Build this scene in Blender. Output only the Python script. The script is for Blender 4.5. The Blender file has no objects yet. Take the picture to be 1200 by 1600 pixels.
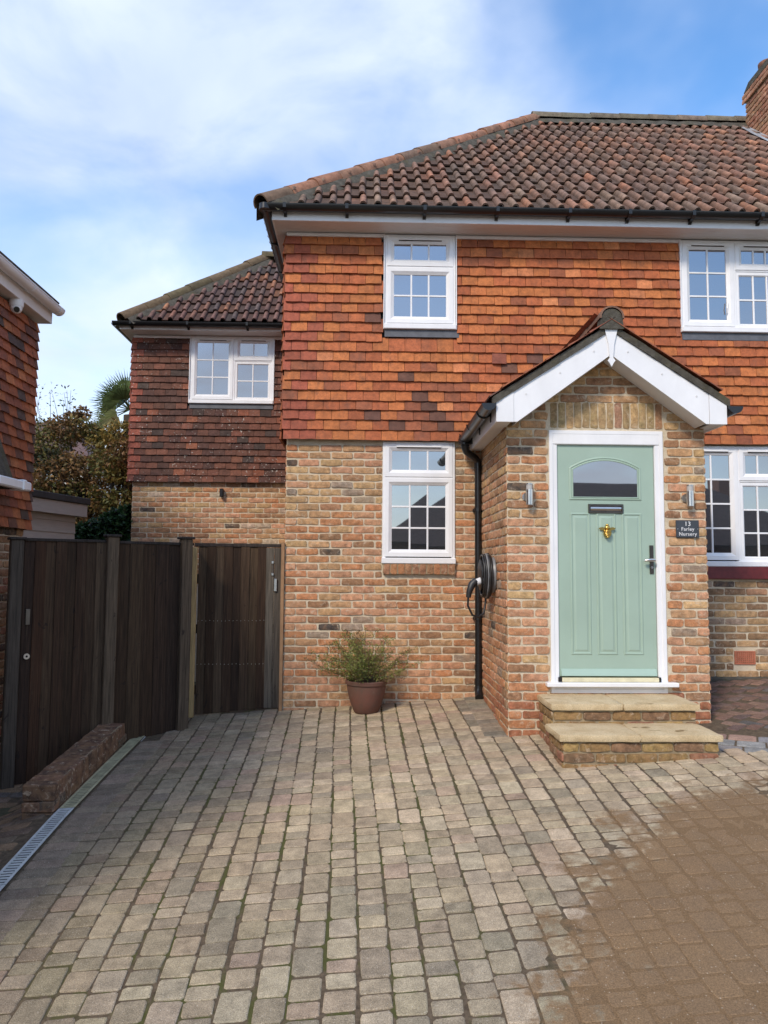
import bpy, math, random
from math import sin, cos, pi, radians, sqrt, atan2, hypot
from mathutils import Vector, Matrix, noise as mnoise

random.seed(11)
RND = random.Random(7)
SC = bpy.context.scene
COL = SC.collection

# ------------------------------------------------------------------ camera
CAM = Vector((0.0, -7.63, 1.5))
_p, _y, _r = radians(4.3305), radians(1.5523), radians(0.386)
FWD = Vector((sin(_y)*cos(_p), cos(_y)*cos(_p), sin(_p)))
_r0 = Vector((cos(_y), -sin(_y), 0)); _u0 = _r0.cross(FWD)
RIGHT = _r0*cos(_r) + _u0*sin(_r)
UP = _u0*cos(_r) - _r0*sin(_r)
cd = bpy.data.cameras.new('camera'); cam = bpy.data.objects.new('camera', cd); COL.objects.link(cam)
cd.sensor_fit = 'HORIZONTAL'; cd.sensor_width = 36.0; cd.lens = 36.0*1183.76/1200.0
cd.clip_start = 0.05; cd.clip_end = 1500
M = Matrix.Identity(4)
for i in range(3):
    M[i][0], M[i][1], M[i][2], M[i][3] = RIGHT[i], UP[i], -FWD[i], CAM[i]
cam.matrix_world = M
SC.camera = cam
SC.render.resolution_x, SC.render.resolution_y = 768, 1024

def project(p):
    d = Vector(p) - CAM; z = d.dot(FWD)
    if z < 0.05: return None
    return 600 + 1183.76*d.dot(RIGHT)/z, 800 - 1183.76*d.dot(UP)/z, z

# ------------------------------------------------------------------ world
W = bpy.data.worlds.new('World'); SC.world = W; W.use_nodes = True
SUN_AZ, SUN_EL = radians(212), radians(40)      # compass style: 180 = from -y, larger = from -x
wn = W.node_tree; wn.nodes.clear()
def N(t, typ, **kw):
    n = t.nodes.new(typ)
    for k, v in kw.items(): setattr(n, k, v)
    return n
def L(t, a, b): t.links.new(a, b)
wo = N(wn, 'ShaderNodeOutputWorld'); bg = N(wn, 'ShaderNodeBackground'); bg.inputs[1].default_value = 0.1
sky = N(wn, 'ShaderNodeTexSky', sky_type='NISHITA'); sky.sun_disc = False
sky.sun_elevation = SUN_EL; sky.sun_rotation = SUN_AZ
sky.air_density = 1.0; sky.dust_density = 0.4; sky.ozone_density = 2.0
hsv = N(wn, 'ShaderNodeHueSaturation'); hsv.inputs['Saturation'].default_value = 1.2; hsv.inputs['Value'].default_value = 1.45
L(wn, sky.outputs[0], hsv.inputs['Color'])
tc = N(wn, 'ShaderNodeTexCoord'); sx = N(wn, 'ShaderNodeSeparateXYZ'); L(wn, tc.outputs['Generated'], sx.inputs[0])
zz = N(wn, 'ShaderNodeMath', operation='MAXIMUM'); L(wn, sx.outputs[2], zz.inputs[0]); zz.inputs[1].default_value = 0.0
za = N(wn, 'ShaderNodeMath', operation='ADD'); L(wn, zz.outputs[0], za.inputs[0]); za.inputs[1].default_value = 0.32
dx = N(wn, 'ShaderNodeMath', operation='DIVIDE'); L(wn, sx.outputs[0], dx.inputs[0]); L(wn, za.outputs[0], dx.inputs[1])
dy = N(wn, 'ShaderNodeMath', operation='DIVIDE'); L(wn, sx.outputs[1], dy.inputs[0]); L(wn, za.outputs[0], dy.inputs[1])
cx = N(wn, 'ShaderNodeCombineXYZ'); L(wn, dx.outputs[0], cx.inputs[0]); L(wn, dy.outputs[0], cx.inputs[1])
cx.inputs[2].default_value = 3.7
def cloud_noise(scale, detail, rough, dist, off):
    mp = N(wn, 'ShaderNodeMapping'); mp.inputs['Location'].default_value = off
    L(wn, cx.outputs[0], mp.inputs[0])
    n = N(wn, 'ShaderNodeTexNoise'); n.inputs['Scale'].default_value = scale; n.inputs['Detail'].default_value = detail
    n.inputs['Roughness'].default_value = rough; n.inputs['Distortion'].default_value = dist
    L(wn, mp.outputs[0], n.inputs['Vector']); return n.outputs[0]
n1 = cloud_noise(1.25, 5, 0.50, 0.35, (2.1, 1.3, 0))
r1 = N(wn, 'ShaderNodeValToRGB'); r1.color_ramp.elements[0].position = 0.29; r1.color_ramp.elements[1].position = 0.57
r1.color_ramp.interpolation = 'EASE'
L(wn, n1, r1.inputs[0])
n2 = cloud_noise(2.6, 5, 0.5, 0.3, (4.0, 1.0, 2.0))
r2 = N(wn, 'ShaderNodeValToRGB'); r2.color_ramp.elements[0].position = 0.3; r2.color_ramp.elements[1].position = 0.75
r2.color_ramp.elements[0].color = (3.1, 3.8, 5.4, 1); r2.color_ramp.elements[1].color = (5.2, 5.7, 6.6, 1)
L(wn, n2, r2.inputs[0])
# thin haze towards the horizon, all the way round
hz = N(wn, 'ShaderNodeMapRange'); hz.inputs[1].default_value = 0.0; hz.inputs[2].default_value = 0.45
hz.inputs[3].default_value = 0.62; hz.inputs[4].default_value = 0.0; L(wn, sx.outputs[2], hz.inputs[0])
n3 = cloud_noise(3.3, 6, 0.55, 0.4, (1.0, 6.0, 4.0))
r3 = N(wn, 'ShaderNodeMapRange'); r3.inputs[1].default_value = 0.36; r3.inputs[2].default_value = 0.60; r3.inputs[3].default_value = 0.50; r3.inputs[4].default_value = 0.97
L(wn, n3, r3.inputs[0])
mxa = N(wn, 'ShaderNodeMath', operation='MULTIPLY'); L(wn, r1.outputs[0], mxa.inputs[0]); L(wn, r3.outputs[0], mxa.inputs[1])
mxc = N(wn, 'ShaderNodeMix', data_type='RGBA'); L(wn, mxa.outputs[0], mxc.inputs[0]); L(wn, hsv.outputs[0], mxc.inputs[6]); L(wn, r2.outputs[0], mxc.inputs[7])
mxh = N(wn, 'ShaderNodeMix', data_type='RGBA'); L(wn, hz.outputs[0], mxh.inputs[0]); L(wn, mxc.outputs[2], mxh.inputs[6])
mxh.inputs[7].default_value = (5.9, 6.2, 6.6, 1)
L(wn, mxh.outputs[2], bg.inputs[0]); L(wn, bg.outputs[0], wo.inputs[0])

# ------------------------------------------------------------------ sun (veiled by thin cloud)
sl = bpy.data.lights.new('sun', 'SUN'); sl.energy = 1.5; sl.angle = radians(10); sl.color = (1.0, 0.88, 0.73)
so = bpy.data.objects.new('sun', sl); COL.objects.link(so)
sd = Vector((sin(SUN_AZ)*cos(SUN_EL), cos(SUN_AZ)*cos(SUN_EL), sin(SUN_EL)))   # towards the sun
so.rotation_euler = sd.to_track_quat('Z', 'Y').to_euler(); so.location = (0, -20, 30)

SC.view_settings.view_transform = 'Standard'; SC.view_settings.look = 'None'
SC.view_settings.exposure = 1.0; SC.view_settings.gamma = 1.0; SC.view_settings.use_curve_mapping = False

# ================================================================== helpers
class MB:
    """collects faces; build() links them as one mesh object"""
    def __init__(s): s.v = []; s.f = []; s.c = []; s.m = []
    def add(s, vs, fs, mat=None, col=None, mi=0):
        b = len(s.v)
        for v in vs:
            v = Vector(v)
            s.v.append(tuple(mat @ v) if mat else tuple(v)); s.c.append(col or (1, 1, 1))
        for f in fs: s.f.append(tuple(b+i for i in f)); s.m.append(mi)
        return s
    def box(s, x0, x1, y0, y1, z0, z1, col=None, mat=None, mi=0):
        vs = [(x, y, z) for z in (z0, z1) for y in (y0, y1) for x in (x0, x1)]
        fs = [(0, 2, 3, 1), (4, 5, 7, 6), (0, 1, 5, 4), (2, 6, 7, 3), (0, 4, 6, 2), (1, 3, 7, 5)]
        return s.add(vs, fs, mat, col, mi)
    def bbox(s, x0, x1, y0, y1, z0, z1, b=0.004, col=None, mat=None):
        """box with chamfered edges"""
        cxm, cym, czm = (x0+x1)/2, (y0+y1)/2, (z0+z1)/2
        hx, hy, hz_ = (x1-x0)/2, (y1-y0)/2, (z1-z0)/2
        b = min(b, hx*.45, hy*.45, hz_*.45)
        vs = []; idx = {}
        for sx_ in (-1, 1):
            for sy_ in (-1, 1):
                for sz_ in (-1, 1):
                    for a in range(3):
                        h = [hx-b, hy-b, hz_-b]; h[a] += b
                        idx[(sx_, sy_, sz_, a)] = len(vs)
                        vs.append((cxm+sx_*h[0], cym+sy_*h[1], czm+sz_*h[2]))
        fs = []
        def q(keys, ref):
            pts = [Vector(vs[idx[k]]) for k in keys]
            n = (pts[1]-pts[0]).cross(pts[2]-pts[0])
            f = [idx[k] for k in keys]
            if n.dot(Vector(ref)) < 0: f.reverse()
            fs.append(tuple(f))
        for a in range(3):
            o = [i for i in range(3) if i != a]
            for sg in (-1, 1):
                ks = []
                for (p, q_) in ((-1, -1), (1, -1), (1, 1), (-1, 1)):
                    k = [0, 0, 0]; k[a] = sg; k[o[0]] = p; k[o[1]] = q_; ks.append((k[0], k[1], k[2], a))
                ref = [0, 0, 0]; ref[a] = sg; q(ks, ref)
            for p in (-1, 1):
                for q_ in (-1, 1):
                    k0 = [0, 0, 0]; k0[o[0]] = p; k0[o[1]] = q_
                    ka, kb = list(k0), list(k0); ka[a] = -1; kb[a] = 1
                    ref = list(k0)
                    q([(*ka, o[0]), (*kb, o[0]), (*kb, o[1]), (*ka, o[1])], ref)
        for sx_ in (-1, 1):
            for sy_ in (-1, 1):
                for sz_ in (-1, 1):
                    q([(sx_, sy_, sz_, a) for a in range(3)], (sx_, sy_, sz_))
        return s.add(vs, fs, mat, col)
    def tube(s, pts, r, n=8, col=None, caps=True, mat=None):
        pts = [Vector(p) for p in pts]; rs = r if isinstance(r, (list, tuple)) else [r]*len(pts)
        vs = []; fs = []
        ref = None
        for i, p in enumerate(pts):
            t = (pts[min(i+1, len(pts)-1)] - pts[max(i-1, 0)]).normalized()
            if ref is None: ref = Vector((0, 0, 1)) if abs(t.z) < .9 else Vector((1, 0, 0))
            a = t.cross(ref).normalized(); ref = a.cross(t).normalized()
            for k in range(n):
                an = 2*pi*k/n; vs.append(p + (a*cos(an) + ref*sin(an))*rs[i])
        for i in range(len(pts)-1):
            for k in range(n):
                k2 = (k+1) % n
                fs.append((i*n+k, i*n+k2, (i+1)*n+k2, (i+1)*n+k))
        if caps:
            fs.append(tuple(range(n-1, -1, -1))); fs.append(tuple((len(pts)-1)*n+k for k in range(n)))
        return s.add(vs, fs, mat, col)
    def lathe(s, prof, c=(0, 0, 0), n=24, col=None, mat=None, jit=0):
        vs = []; fs = []
        for (r, z) in prof:
            for k in range(n):
                a = 2*pi*k/n; vs.append((c[0]+r*cos(a), c[1]+r*sin(a), c[2]+z))
        for i in range(len(prof)-1):
            for k in range(n):
                k2 = (k+1) % n; fs.append((i*n+k, i*n+k2, (i+1)*n+k2, (i+1)*n+k))
        return s.add(vs, fs, mat, col)
    def prism(s, poly, axis, a0, a1, col=None, mat=None, mi=0):
        """poly: 2-D outline; extruded along axis 'x' (poly = y,z), 'y' (poly = x,z) or 'z' (poly = x,y)"""
        def P(u, v, a): return {'x': (a, u, v), 'y': (u, a, v), 'z': (u, v, a)}[axis]
        n = len(poly)
        vs = [P(u, v, a0) for u, v in poly] + [P(u, v, a1) for u, v in poly]
        fs = [tuple(range(n-1, -1, -1)), tuple(range(n, 2*n))]
        for i in range(n): fs.append((i, (i+1) % n, n+(i+1) % n, n+i))
        return s.add(vs, fs, mat, col, mi)
    def ring(s, x0, x1, z0, z1, prof, mat=None):
        """mitred rectangular frame in the xz plane; prof = closed list of (inset, y)"""
        n = len(prof); vs = []
        for (sx_, sz_) in ((0, 0), (1, 0), (1, 1), (0, 1)):
            for (i_, y) in prof:
                vs.append(((x0+i_) if sx_ == 0 else (x1-i_), y, (z0+i_) if sz_ == 0 else (z1-i_)))
        fs = []
        for c in range(4):
            d = (c+1) % 4
            for k in range(n):
                k2 = (k+1) % n; fs.append((c*n+k, d*n+k, d*n+k2, c*n+k2))
        return s.add(vs, fs, mat)
    def mesh(s, name, attr=False):
        me = bpy.data.meshes.new(name); me.from_pydata(s.v, [], s.f); me.update()
        if any(s.m): me.polygons.foreach_set('material_index', s.m)
        if attr:
            at = me.attributes.new('col', 'FLOAT_COLOR', 'POINT')
            flat = []
            for c in s.c: flat += [c[0], c[1], c[2], 1.0]
            at.data.foreach_set('color', flat)
        return me
    def build(s, name, mat, parent=None, attr=False, smooth=False, fix=True):
        me = s.mesh(name, attr)
        if fix: fix_normals(me)
        for m in (mat if isinstance(mat, (list, tuple)) else [mat]): me.materials.append(m)
        if smooth: shade(me, smooth if isinstance(smooth, float) else 40.0)
        return link(name, me, parent)

import bmesh
def fix_normals(me):
    bm = bmesh.new(); bm.from_mesh(me); bmesh.ops.recalc_face_normals(bm, faces=bm.faces); bm.to_mesh(me); bm.free()
def shade(me, ang=40.0):
    bm = bmesh.new(); bm.from_mesh(me)
    for f in bm.faces: f.smooth = True
    for e in bm.edges:
        if len(e.link_faces) == 2 and e.calc_face_angle(0) > radians(ang): e.smooth = False
    bm.to_mesh(me); bm.free()
def link(name, me, parent=None):
    o = bpy.data.objects.new(name, me); COL.objects.link(o)
    if parent: o.parent = parent
    return o
def tag(o, label=None, cat=None, group=None, kind=None):
    if label: o['label'] = label
    if cat: o['category'] = cat
    if group: o['group'] = group
    if kind: o['kind'] = kind
    return o
def thing(name, label, cat, group=None):
    return tag(link(name, None), label, cat, group)
def struct(o): o['kind'] = 'structure'; return o

# ------------------------------------------------------------------ materials
def new_mat(name):
    m = bpy.data.materials.new(name); m.use_nodes = True; t = m.node_tree; t.nodes.clear()
    o = N(t, 'ShaderNodeOutputMaterial'); b = N(t, 'ShaderNodeBsdfPrincipled'); L(t, b.outputs[0], o.inputs[0])
    return m, t, b
def pos(t):
    return N(t, 'ShaderNodeNewGeometry').outputs['Position']
def nz(t, scale, detail=4, rough=.55, dist=0, vec=None, off=None, sc=None):
    n = N(t, 'ShaderNodeTexNoise'); n.inputs['Scale'].default_value = scale; n.inputs['Detail'].default_value = detail
    n.inputs['Roughness'].default_value = rough; n.inputs['Distortion'].default_value = dist
    v = vec or pos(t)
    if off or sc:
        mp = N(t, 'ShaderNodeMapping'); L(t, v, mp.inputs[0])
        if off: mp.inputs['Location'].default_value = off
        if sc: mp.inputs['Scale'].default_value = sc
        v = mp.outputs[0]
    L(t, v, n.inputs['Vector']); return n.outputs[0]
def rmp(t, v, a, b, c0=0.0, c1=1.0, ease=False):
    n = N(t, 'ShaderNodeMapRange'); n.inputs[1].default_value = a; n.inputs[2].default_value = b
    n.inputs[3].default_value = c0; n.inputs[4].default_value = c1
    if ease: n.interpolation_type = 'SMOOTHSTEP'
    L(t, v, n.inputs[0]); return n.outputs[0]
def mixc(t, f, a, b, mode='MIX'):
    n = N(t, 'ShaderNodeMix', data_type='RGBA', blend_type=mode)
    for s_, v in ((0, f), (6, a), (7, b)):
        if isinstance(v, (int, float)): n.inputs[s_].default_value = v
        elif isinstance(v, (tuple, list)): n.inputs[s_].default_value = (*v[:3], 1)
        else: L(t, v, n.inputs[s_])
    return n.outputs[2]
def mth(t, op, a, b=None):
    n = N(t, 'ShaderNodeMath', operation=op)
    for i, v in ((0, a), (1, b)):
        if v is None: continue
        if isinstance(v, (int, float)): n.inputs[i].default_value = v
        else: L(t, v, n.inputs[i])
    return n.outputs[0]
def bump(t, b, h, strength=.3, dist=.004):
    n = N(t, 'ShaderNodeBump'); n.inputs['Strength'].default_value = strength; n.inputs['Distance'].default_value = dist
    L(t, h, n.inputs['Height']); L(t, n.outputs[0], b.inputs['Normal'])
def scale_col(t, c, f):
    """multiply colour c by scalar socket f"""
    n = N(t, 'ShaderNodeVectorMath', operation='SCALE')
    if isinstance(c, (tuple, list)): n.inputs[0].default_value = c[:3]
    else: L(t, c, n.inputs[0])
    L(t, f, n.inputs['Scale']); return n.outputs[0]
def basecol(t, src):
    if src == 'obj': return N(t, 'ShaderNodeObjectInfo').outputs['Color']
    a = N(t, 'ShaderNodeAttribute', attribute_name='col'); return a.outputs['Color']
def plain(name, col, rough=.5, metal=0, spec=.5, var=.12, vscale=9, bumps=0, bscale=60, sc=None):
    m, t, b = new_mat(name)
    f = rmp(t, nz(t, vscale, 5, .6, sc=sc), .3, .7, 1-var, 1+var)
    L(t, scale_col(t, col, f), b.inputs['Base Color'])
    b.inputs['Roughness'].default_value = rough; b.inputs['Metallic'].default_value = metal
    b.inputs['Specular IOR Level'].default_value = spec
    if bumps: bump(t, b, nz(t, bscale, 4), bumps)
    return m
def pair(fn, name): return fn(name, 'obj'), fn(name+'_mass', 'attr')

def m_brick(name, src):
    m, t, b = new_mat(name); c = basecol(t, src)
    f = rmp(t, nz(t, 22, 6, .68), .30, .70, .52, 1.42); c1 = scale_col(t, c, f)
    f2 = rmp(t, nz(t, 120, 4, .6), .3, .75, .75, 1.2); c2 = scale_col(t, c1, f2)
    hu = rmp(t, nz(t, 13, 4, .6, .5, off=(6, 2, 5)), .42, .66, 0, .36)
    c2 = mixc(t, hu, c2, (.40, .225, .115))
    pale = rmp(t, nz(t, 19, 7, .72, .8, off=(3, 1, 7)), .55, .66, 0, .65)
    c3 = mixc(t, pale, c2, (.56, .45, .33))
    dk = rmp(t, nz(t, 34, 5, .7, .4, off=(9, 4, 2)), .62, .74, 0, .5)
    c4 = mixc(t, dk, c3, (.09, .06, .04))
    L(t, c4, b.inputs['Base Color']); b.inputs['Roughness'].default_value = .92; b.inputs['Specular IOR Level'].default_value = .25
    bump(t, b, nz(t, 70, 6, .7), .7, .006); return m
def m_tile(name, src):
    m, t, b = new_mat(name); c = basecol(t, src)
    f = rmp(t, nz(t, 16, 6, .68), .3, .7, .68, 1.30); c1 = scale_col(t, c, f)
    dk = rmp(t, nz(t, 60, 6, .75), .52, .74, 0, .55); c2 = mixc(t, dk, c1, (.055, .03, .022))
    st = rmp(t, nz(t, 9, 6, .7, .5, sc=(1, 1, .40), off=(5, 5, 5)), .54, .72, 0, .45); c2 = mixc(t, st, c2, (.10, .06, .045))
    L(t, c2, b.inputs['Base Color']); b.inputs['Roughness'].default_value = .72; b.inputs['Specular IOR Level'].default_value = .35
    bump(t, b, nz(t, 90, 5, .65), .4, .003); return m
def m_tile_old(name, src):
    m, t, b = new_mat(name); c = basecol(t, src)
    f = rmp(t, nz(t, 12, 5, .6), .3, .7, .7, 1.3); c1 = scale_col(t, c, f)
    dk = rmp(t, nz(t, 45, 6, .75), .46, .7, 0, .6); c2 = mixc(t, dk, c1, (.035, .022, .018))
    li = rmp(t, nz(t, 30, 4, .6, .3, off=(2, 8, 3)), .62, .66, 0, 1)
    area = rmp(t, nz(t, 2.4, 2, .5, off=(1, 3, 6)), .44, .6, 0, 1)
    c3 = mixc(t, mth(t, 'MULTIPLY', li, area), c2, (.5, .47, .42))
    L(t, c3, b.inputs['Base Color']); b.inputs['Roughness'].default_value = .85; b.inputs['Specular IOR Level'].default_value = .3
    bump(t, b, nz(t, 90, 5, .65), .45, .003); return m
def m_rooftile(name, src):
    m, t, b = new_mat(name); c = basecol(t, src)
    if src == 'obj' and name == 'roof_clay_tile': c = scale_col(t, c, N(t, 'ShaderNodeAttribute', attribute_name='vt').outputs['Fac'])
    f = rmp(t, nz(t, 11, 6, .65), .3, .7, .65, 1.35); c1 = scale_col(t, c, f)
    gr = rmp(t, nz(t, 5.5, 7, .72, .4, off=(2, 2, 2)), .42, .68, 0, .35 if name.startswith('capping') else .7); c2 = mixc(t, gr, c1, (.075, .055, .043))
    lk = rmp(t, nz(t, 48, 5, .7), .60, .7, 0, .5); c3 = mixc(t, lk, c2, (.20, .17, .14))
    dk = rmp(t, nz(t, 38, 6, .75, off=(7, 1, 4)), .55, .72, 0, .65); c4 = mixc(t, dk, c3, (.03, .025, .02))
    L(t, c4, b.inputs['Base Color']); b.inputs['Roughness'].default_value = .9; b.inputs['Specular IOR Level'].default_value = .25
    bump(t, b, nz(t, 80, 6, .7), .6, .004); return m
WET_C = (2.98, -4.55)
def wet_mask(t):
    p = pos(t); n = N(t, 'ShaderNodeVectorMath', operation='SUBTRACT'); L(t, p, n.inputs[0]); n.inputs[1].default_value = (WET_C[0], WET_C[1], 0)
    s = N(t, 'ShaderNodeSeparateXYZ'); L(t, n.outputs[0], s.inputs[0])
    ax = mth(t, 'DIVIDE', s.outputs[0], 2.2); ay = mth(t, 'DIVIDE', s.outputs[1], 1.95)
    d = mth(t, 'SQRT', mth(t, 'ADD', mth(t, 'MULTIPLY', ax, ax), mth(t, 'MULTIPLY', ay, ay)))
    e = mth(t, 'ADD', d, rmp(t, nz(t, 3.2, 6, .62), .2, .8, -.2, .2))
    e = mth(t, 'ADD', e, rmp(t, nz(t, 15, 4, .6, off=(1, 1, 1)), .2, .8, -.13, .13))
    return rmp(t, e, .90, 1.05, 1, 0, True)
def grit(t, c, amount=.6):
    v = N(t, 'ShaderNodeTexVoronoi'); v.inputs['Scale'].default_value = 62; L(t, pos(t), v.inputs['Vector'])
    g = rmp(t, v.outputs['Distance'], .15, .24, 1, 0)
    pick = rmp(t, N_col(t, v), .80, .84, 0, amount)
    return mixc(t, mth(t, 'MULTIPLY', g, pick), c, (.50, .42, .32))
def N_col(t, v):
    s = N(t, 'ShaderNodeSeparateColor'); L(t, v.outputs['Color'], s.inputs[0]); return s.outputs[0]
def m_paver(name, src):
    m, t, b = new_mat(name); c = basecol(t, src)
    f = rmp(t, nz(t, 12, 7, .72), .3, .7, .66, 1.30); c1 = scale_col(t, c, f)
    sp = rmp(t, nz(t, 210, 3, .7), .32, .72, .55, 1.45); c2 = scale_col(t, c1, sp)
    wh = rmp(t, nz(t, 165, 2, .5, off=(4, 4, 4)), .66, .7, 0, .6); c3 = mixc(t, wh, c2, (.6, .55, .47))
    st = rmp(t, nz(t, 2.3, 5, .65, .8, off=(8, 3, 1)), .60, .70, 0, .26); c4 = mixc(t, st, c3, (.10, .075, .055))
    w = wet_mask(t)
    n8 = rmp(t, nz(t, 3.5, 5, .6, off=(3, 6, 1)), .3, .7, 0, 1)
    wc = mixc(t, n8, (.225, .140, .070), (.180, .116, .064))
    wc = mixc(t, .05, wc, c)
    wc = scale_col(t, wc, rmp(t, nz(t, 150, 3, .7), .3, .7, .6, 1.4))
    wc = grit(t, wc)
    c5 = mixc(t, w, c4, wc)
    L(t, c5, b.inputs['Base Color'])
    L(t, rmp(t, w, 0, 1, .93, .68), b.inputs['Roughness']); b.inputs['Specular IOR Level'].default_value = .25
    bump(t, b, nz(t, 160, 4, .7), .7, .004); return m
def m_joint(name):
    m, t, b = new_mat(name)
    c = mixc(t, rmp(t, nz(t, 30, 5, .7), .3, .7), (.062, .046, .031), (.16, .12, .08))
    s = N(t, 'ShaderNodeSeparateXYZ'); L(t, pos(t), s.inputs[0])
    band = mth(t, 'MULTIPLY', rmp(t, s.outputs[0], -2.0, -1.0, 0, 1), rmp(t, s.outputs[0], .3, 1.1, 1, 0))
    mo = mth(t, 'MULTIPLY', rmp(t, nz(t, 4.5, 5, .65, .4, sc=(2.2, .6, 1)), .49, .58, 0, .75), band)
    c = mixc(t, mo, c, (.07, .082, .018))
    w = wet_mask(t)
    wc = scale_col(t, (.192, .122, .064), rmp(t, nz(t, 150, 3, .7), .3, .7, .6, 1.4))
    c = mixc(t, w, c, grit(t, wc))
    L(t, c, b.inputs['Base Color']); b.inputs['Roughness'].default_value = .95; b.inputs['Specular IOR Level'].default_value = .2
    bump(t, b, nz(t, 110, 4, .7), .8, .006); return m
def m_wood(name, src):
    m, t, b = new_mat(name); c = basecol(t, src)
    g = nz(t, 5, 6, .65, .6, sc=(16, 16, .55)); f = rmp(t, g, .3, .7, .45, 1.6); c1 = scale_col(t, c, f)
    st = rmp(t, nz(t, 5, 6, .75, .5, off=(2, 5, 9), sc=(5, 5, .45)), .58, .74, 0, .45); c2 = mixc(t, st, c1, (.105, .076, .050))
    kn = rmp(t, nz(t, 9, 3, .6, .8, off=(1, 7, 2), sc=(1.6, 1.6, .8)), .66, .72, 0, .7); c2 = mixc(t, kn, c2, (.012, .009, .008))
    s = N(t, 'ShaderNodeSeparateXYZ'); L(t, pos(t), s.inputs[0])
    L(t, c2, b.inputs['Base Color']); b.inputs['Roughness'].default_value = .8; b.inputs['Specular IOR Level'].default_value = .25
    bump(t, b, g, .6, .004); return m
def m_leaf(name, rough=.55):
    m, t, b = new_mat(name); c = basecol(t, 'attr')
    f = rmp(t, nz(t, 8, 3, .6), .3, .7, .8, 1.2); L(t, scale_col(t, c, f), b.inputs['Base Color'])
    b.inputs['Roughness'].default_value = rough; b.inputs['Specular IOR Level'].default_value = .3
    try:
        tr = N(t, 'ShaderNodeBsdfTranslucent'); L(t, scale_col(t, c, f), tr.inputs[0])
        mx = N(t, 'ShaderNodeMixShader'); mx.inputs[0].default_value = .25
        L(t, b.outputs[0], mx.inputs[1]); L(t, tr.outputs[0], mx.inputs[2])
        o = [n for n in t.nodes if n.type == 'OUTPUT_MATERIAL'][0]; L(t, mx.outputs[0], o.inputs[0])
    except Exception: pass
    return m
def m_glass(name, refl=.30, base=(.02, .024, .028)):
    m, t, b = new_mat(name)
    b.inputs['Base Color'].default_value = (*base, 1); b.inputs['Roughness'].default_value = .25; b.inputs['Specular IOR Level'].default_value = .2
    g = N(t, 'ShaderNodeBsdfGlossy'); g.inputs['Roughness'].default_value = .015; g.inputs['Color'].default_value = (.96, .97, 1, 1)
    lw = N(t, 'ShaderNodeFresnel'); lw.inputs[0].default_value = 1.5
    fr = mth(t, 'ADD', mth(t, 'MULTIPLY', lw.outputs[0], .7), refl)
    mx = N(t, 'ShaderNodeMixShader'); L(t, fr, mx.inputs[0]); L(t, b.outputs[0], mx.inputs[1]); L(t, g.outputs[0], mx.inputs[2])
    bp = N(t, 'ShaderNodeBump'); bp.inputs['Strength'].default_value = .012; bp.inputs['Distance'].default_value = .02
    L(t, nz(t, 2.2, 1), bp.inputs['Height']); L(t, bp.outputs[0], g.inputs['Normal'])
    o = [n for n in t.nodes if n.type == 'OUTPUT_MATERIAL'][0]; L(t, mx.outputs[0], o.inputs[0]); return m
def m_slab(name):
    m, t, b = new_mat(name)
    c = mixc(t, rmp(t, nz(t, 5, 6, .65, .6), .3, .7), (.45, .335, .185), (.60, .485, .305))
    sp = rmp(t, nz(t, 140, 3, .7), .3, .7, .75, 1.25); c = scale_col(t, c, sp)
    dk = rmp(t, nz(t, 7, 6, .7, .5, off=(4, 1, 1)), .60, .74, 0, .55); c = mixc(t, dk, c, (.20, .135, .06))
    ng = N(t, 'ShaderNodeNewGeometry'); s = N(t, 'ShaderNodeSeparateXYZ'); L(t, ng.outputs['Normal'], s.inputs[0])
    wp = rmp(t, nz(t, 3.1, 3, .5, .3, off=(6.2, 1.3, .5), sc=(1, 2.2, 1)), .64, .66, 0, .8)
    c = mixc(t, mth(t, 'MULTIPLY', wp, rmp(t, s.outputs[2], .8, .95)), c, (.17, .105, .035))
    L(t, c, b.inputs['Base Color']); b.inputs['Roughness'].default_value = .85; b.inputs['Specular IOR Level'].default_value = .3
    bump(t, b, nz(t, 45, 6, .7), .6, .006); return m
def m_pot(name):
    m, t, b = new_mat(name)
    s = N(t, 'ShaderNodeSeparateXYZ'); L(t, pos(t), s.inputs[0])
    c = mixc(t, rmp(t, nz(t, 9, 5, .65, .5), .35, .68), (.155, .062, .042), (.105, .06, .042))
    c = mixc(t, rmp(t, nz(t, 13, 5, .7, off=(3, 3, 1)), .58, .72, 0, .5), c, (.19, .14, .10))
    L(t, c, b.inputs['Base Color']); b.inputs['Roughness'].default_value = .75; bump(t, b, nz(t, 60, 4), .3); return m
def m_bed(name):
    m, t, b = new_mat(name)
    c = mixc(t, rmp(t, nz(t, 14, 6, .7), .3, .7), (.05, .045, .036), (.12, .11, .09))
    c = mixc(t, rmp(t, nz(t, 5, 5, .7, off=(1, 4, 4)), .52, .66, 0, .6), c, (.085, .075, .035))
    L(t, c, b.inputs['Base Color']); b.inputs['Roughness'].default_value = .95; b.inputs['Specular IOR Level'].default_value = .2
    bump(t, b, nz(t, 50, 6, .7), .8, .01); return m
def m_mortar(name):
    m, t, b = new_mat(name)
    c = mixc(t, rmp(t, nz(t, 9, 6, .7), .3, .7), (.50, .415, .29), (.68, .585, .44))
    c = scale_col(t, c, rmp(t, nz(t, 170, 3, .7), .3, .7, .8, 1.2))
    L(t, c, b.inputs['Base Color']); b.inputs['Roughness'].default_value = .95; b.inputs['Specular IOR Level'].default_value = .2
    bump(t, b, nz(t, 120, 4, .7), .6, .004); return m

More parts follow.
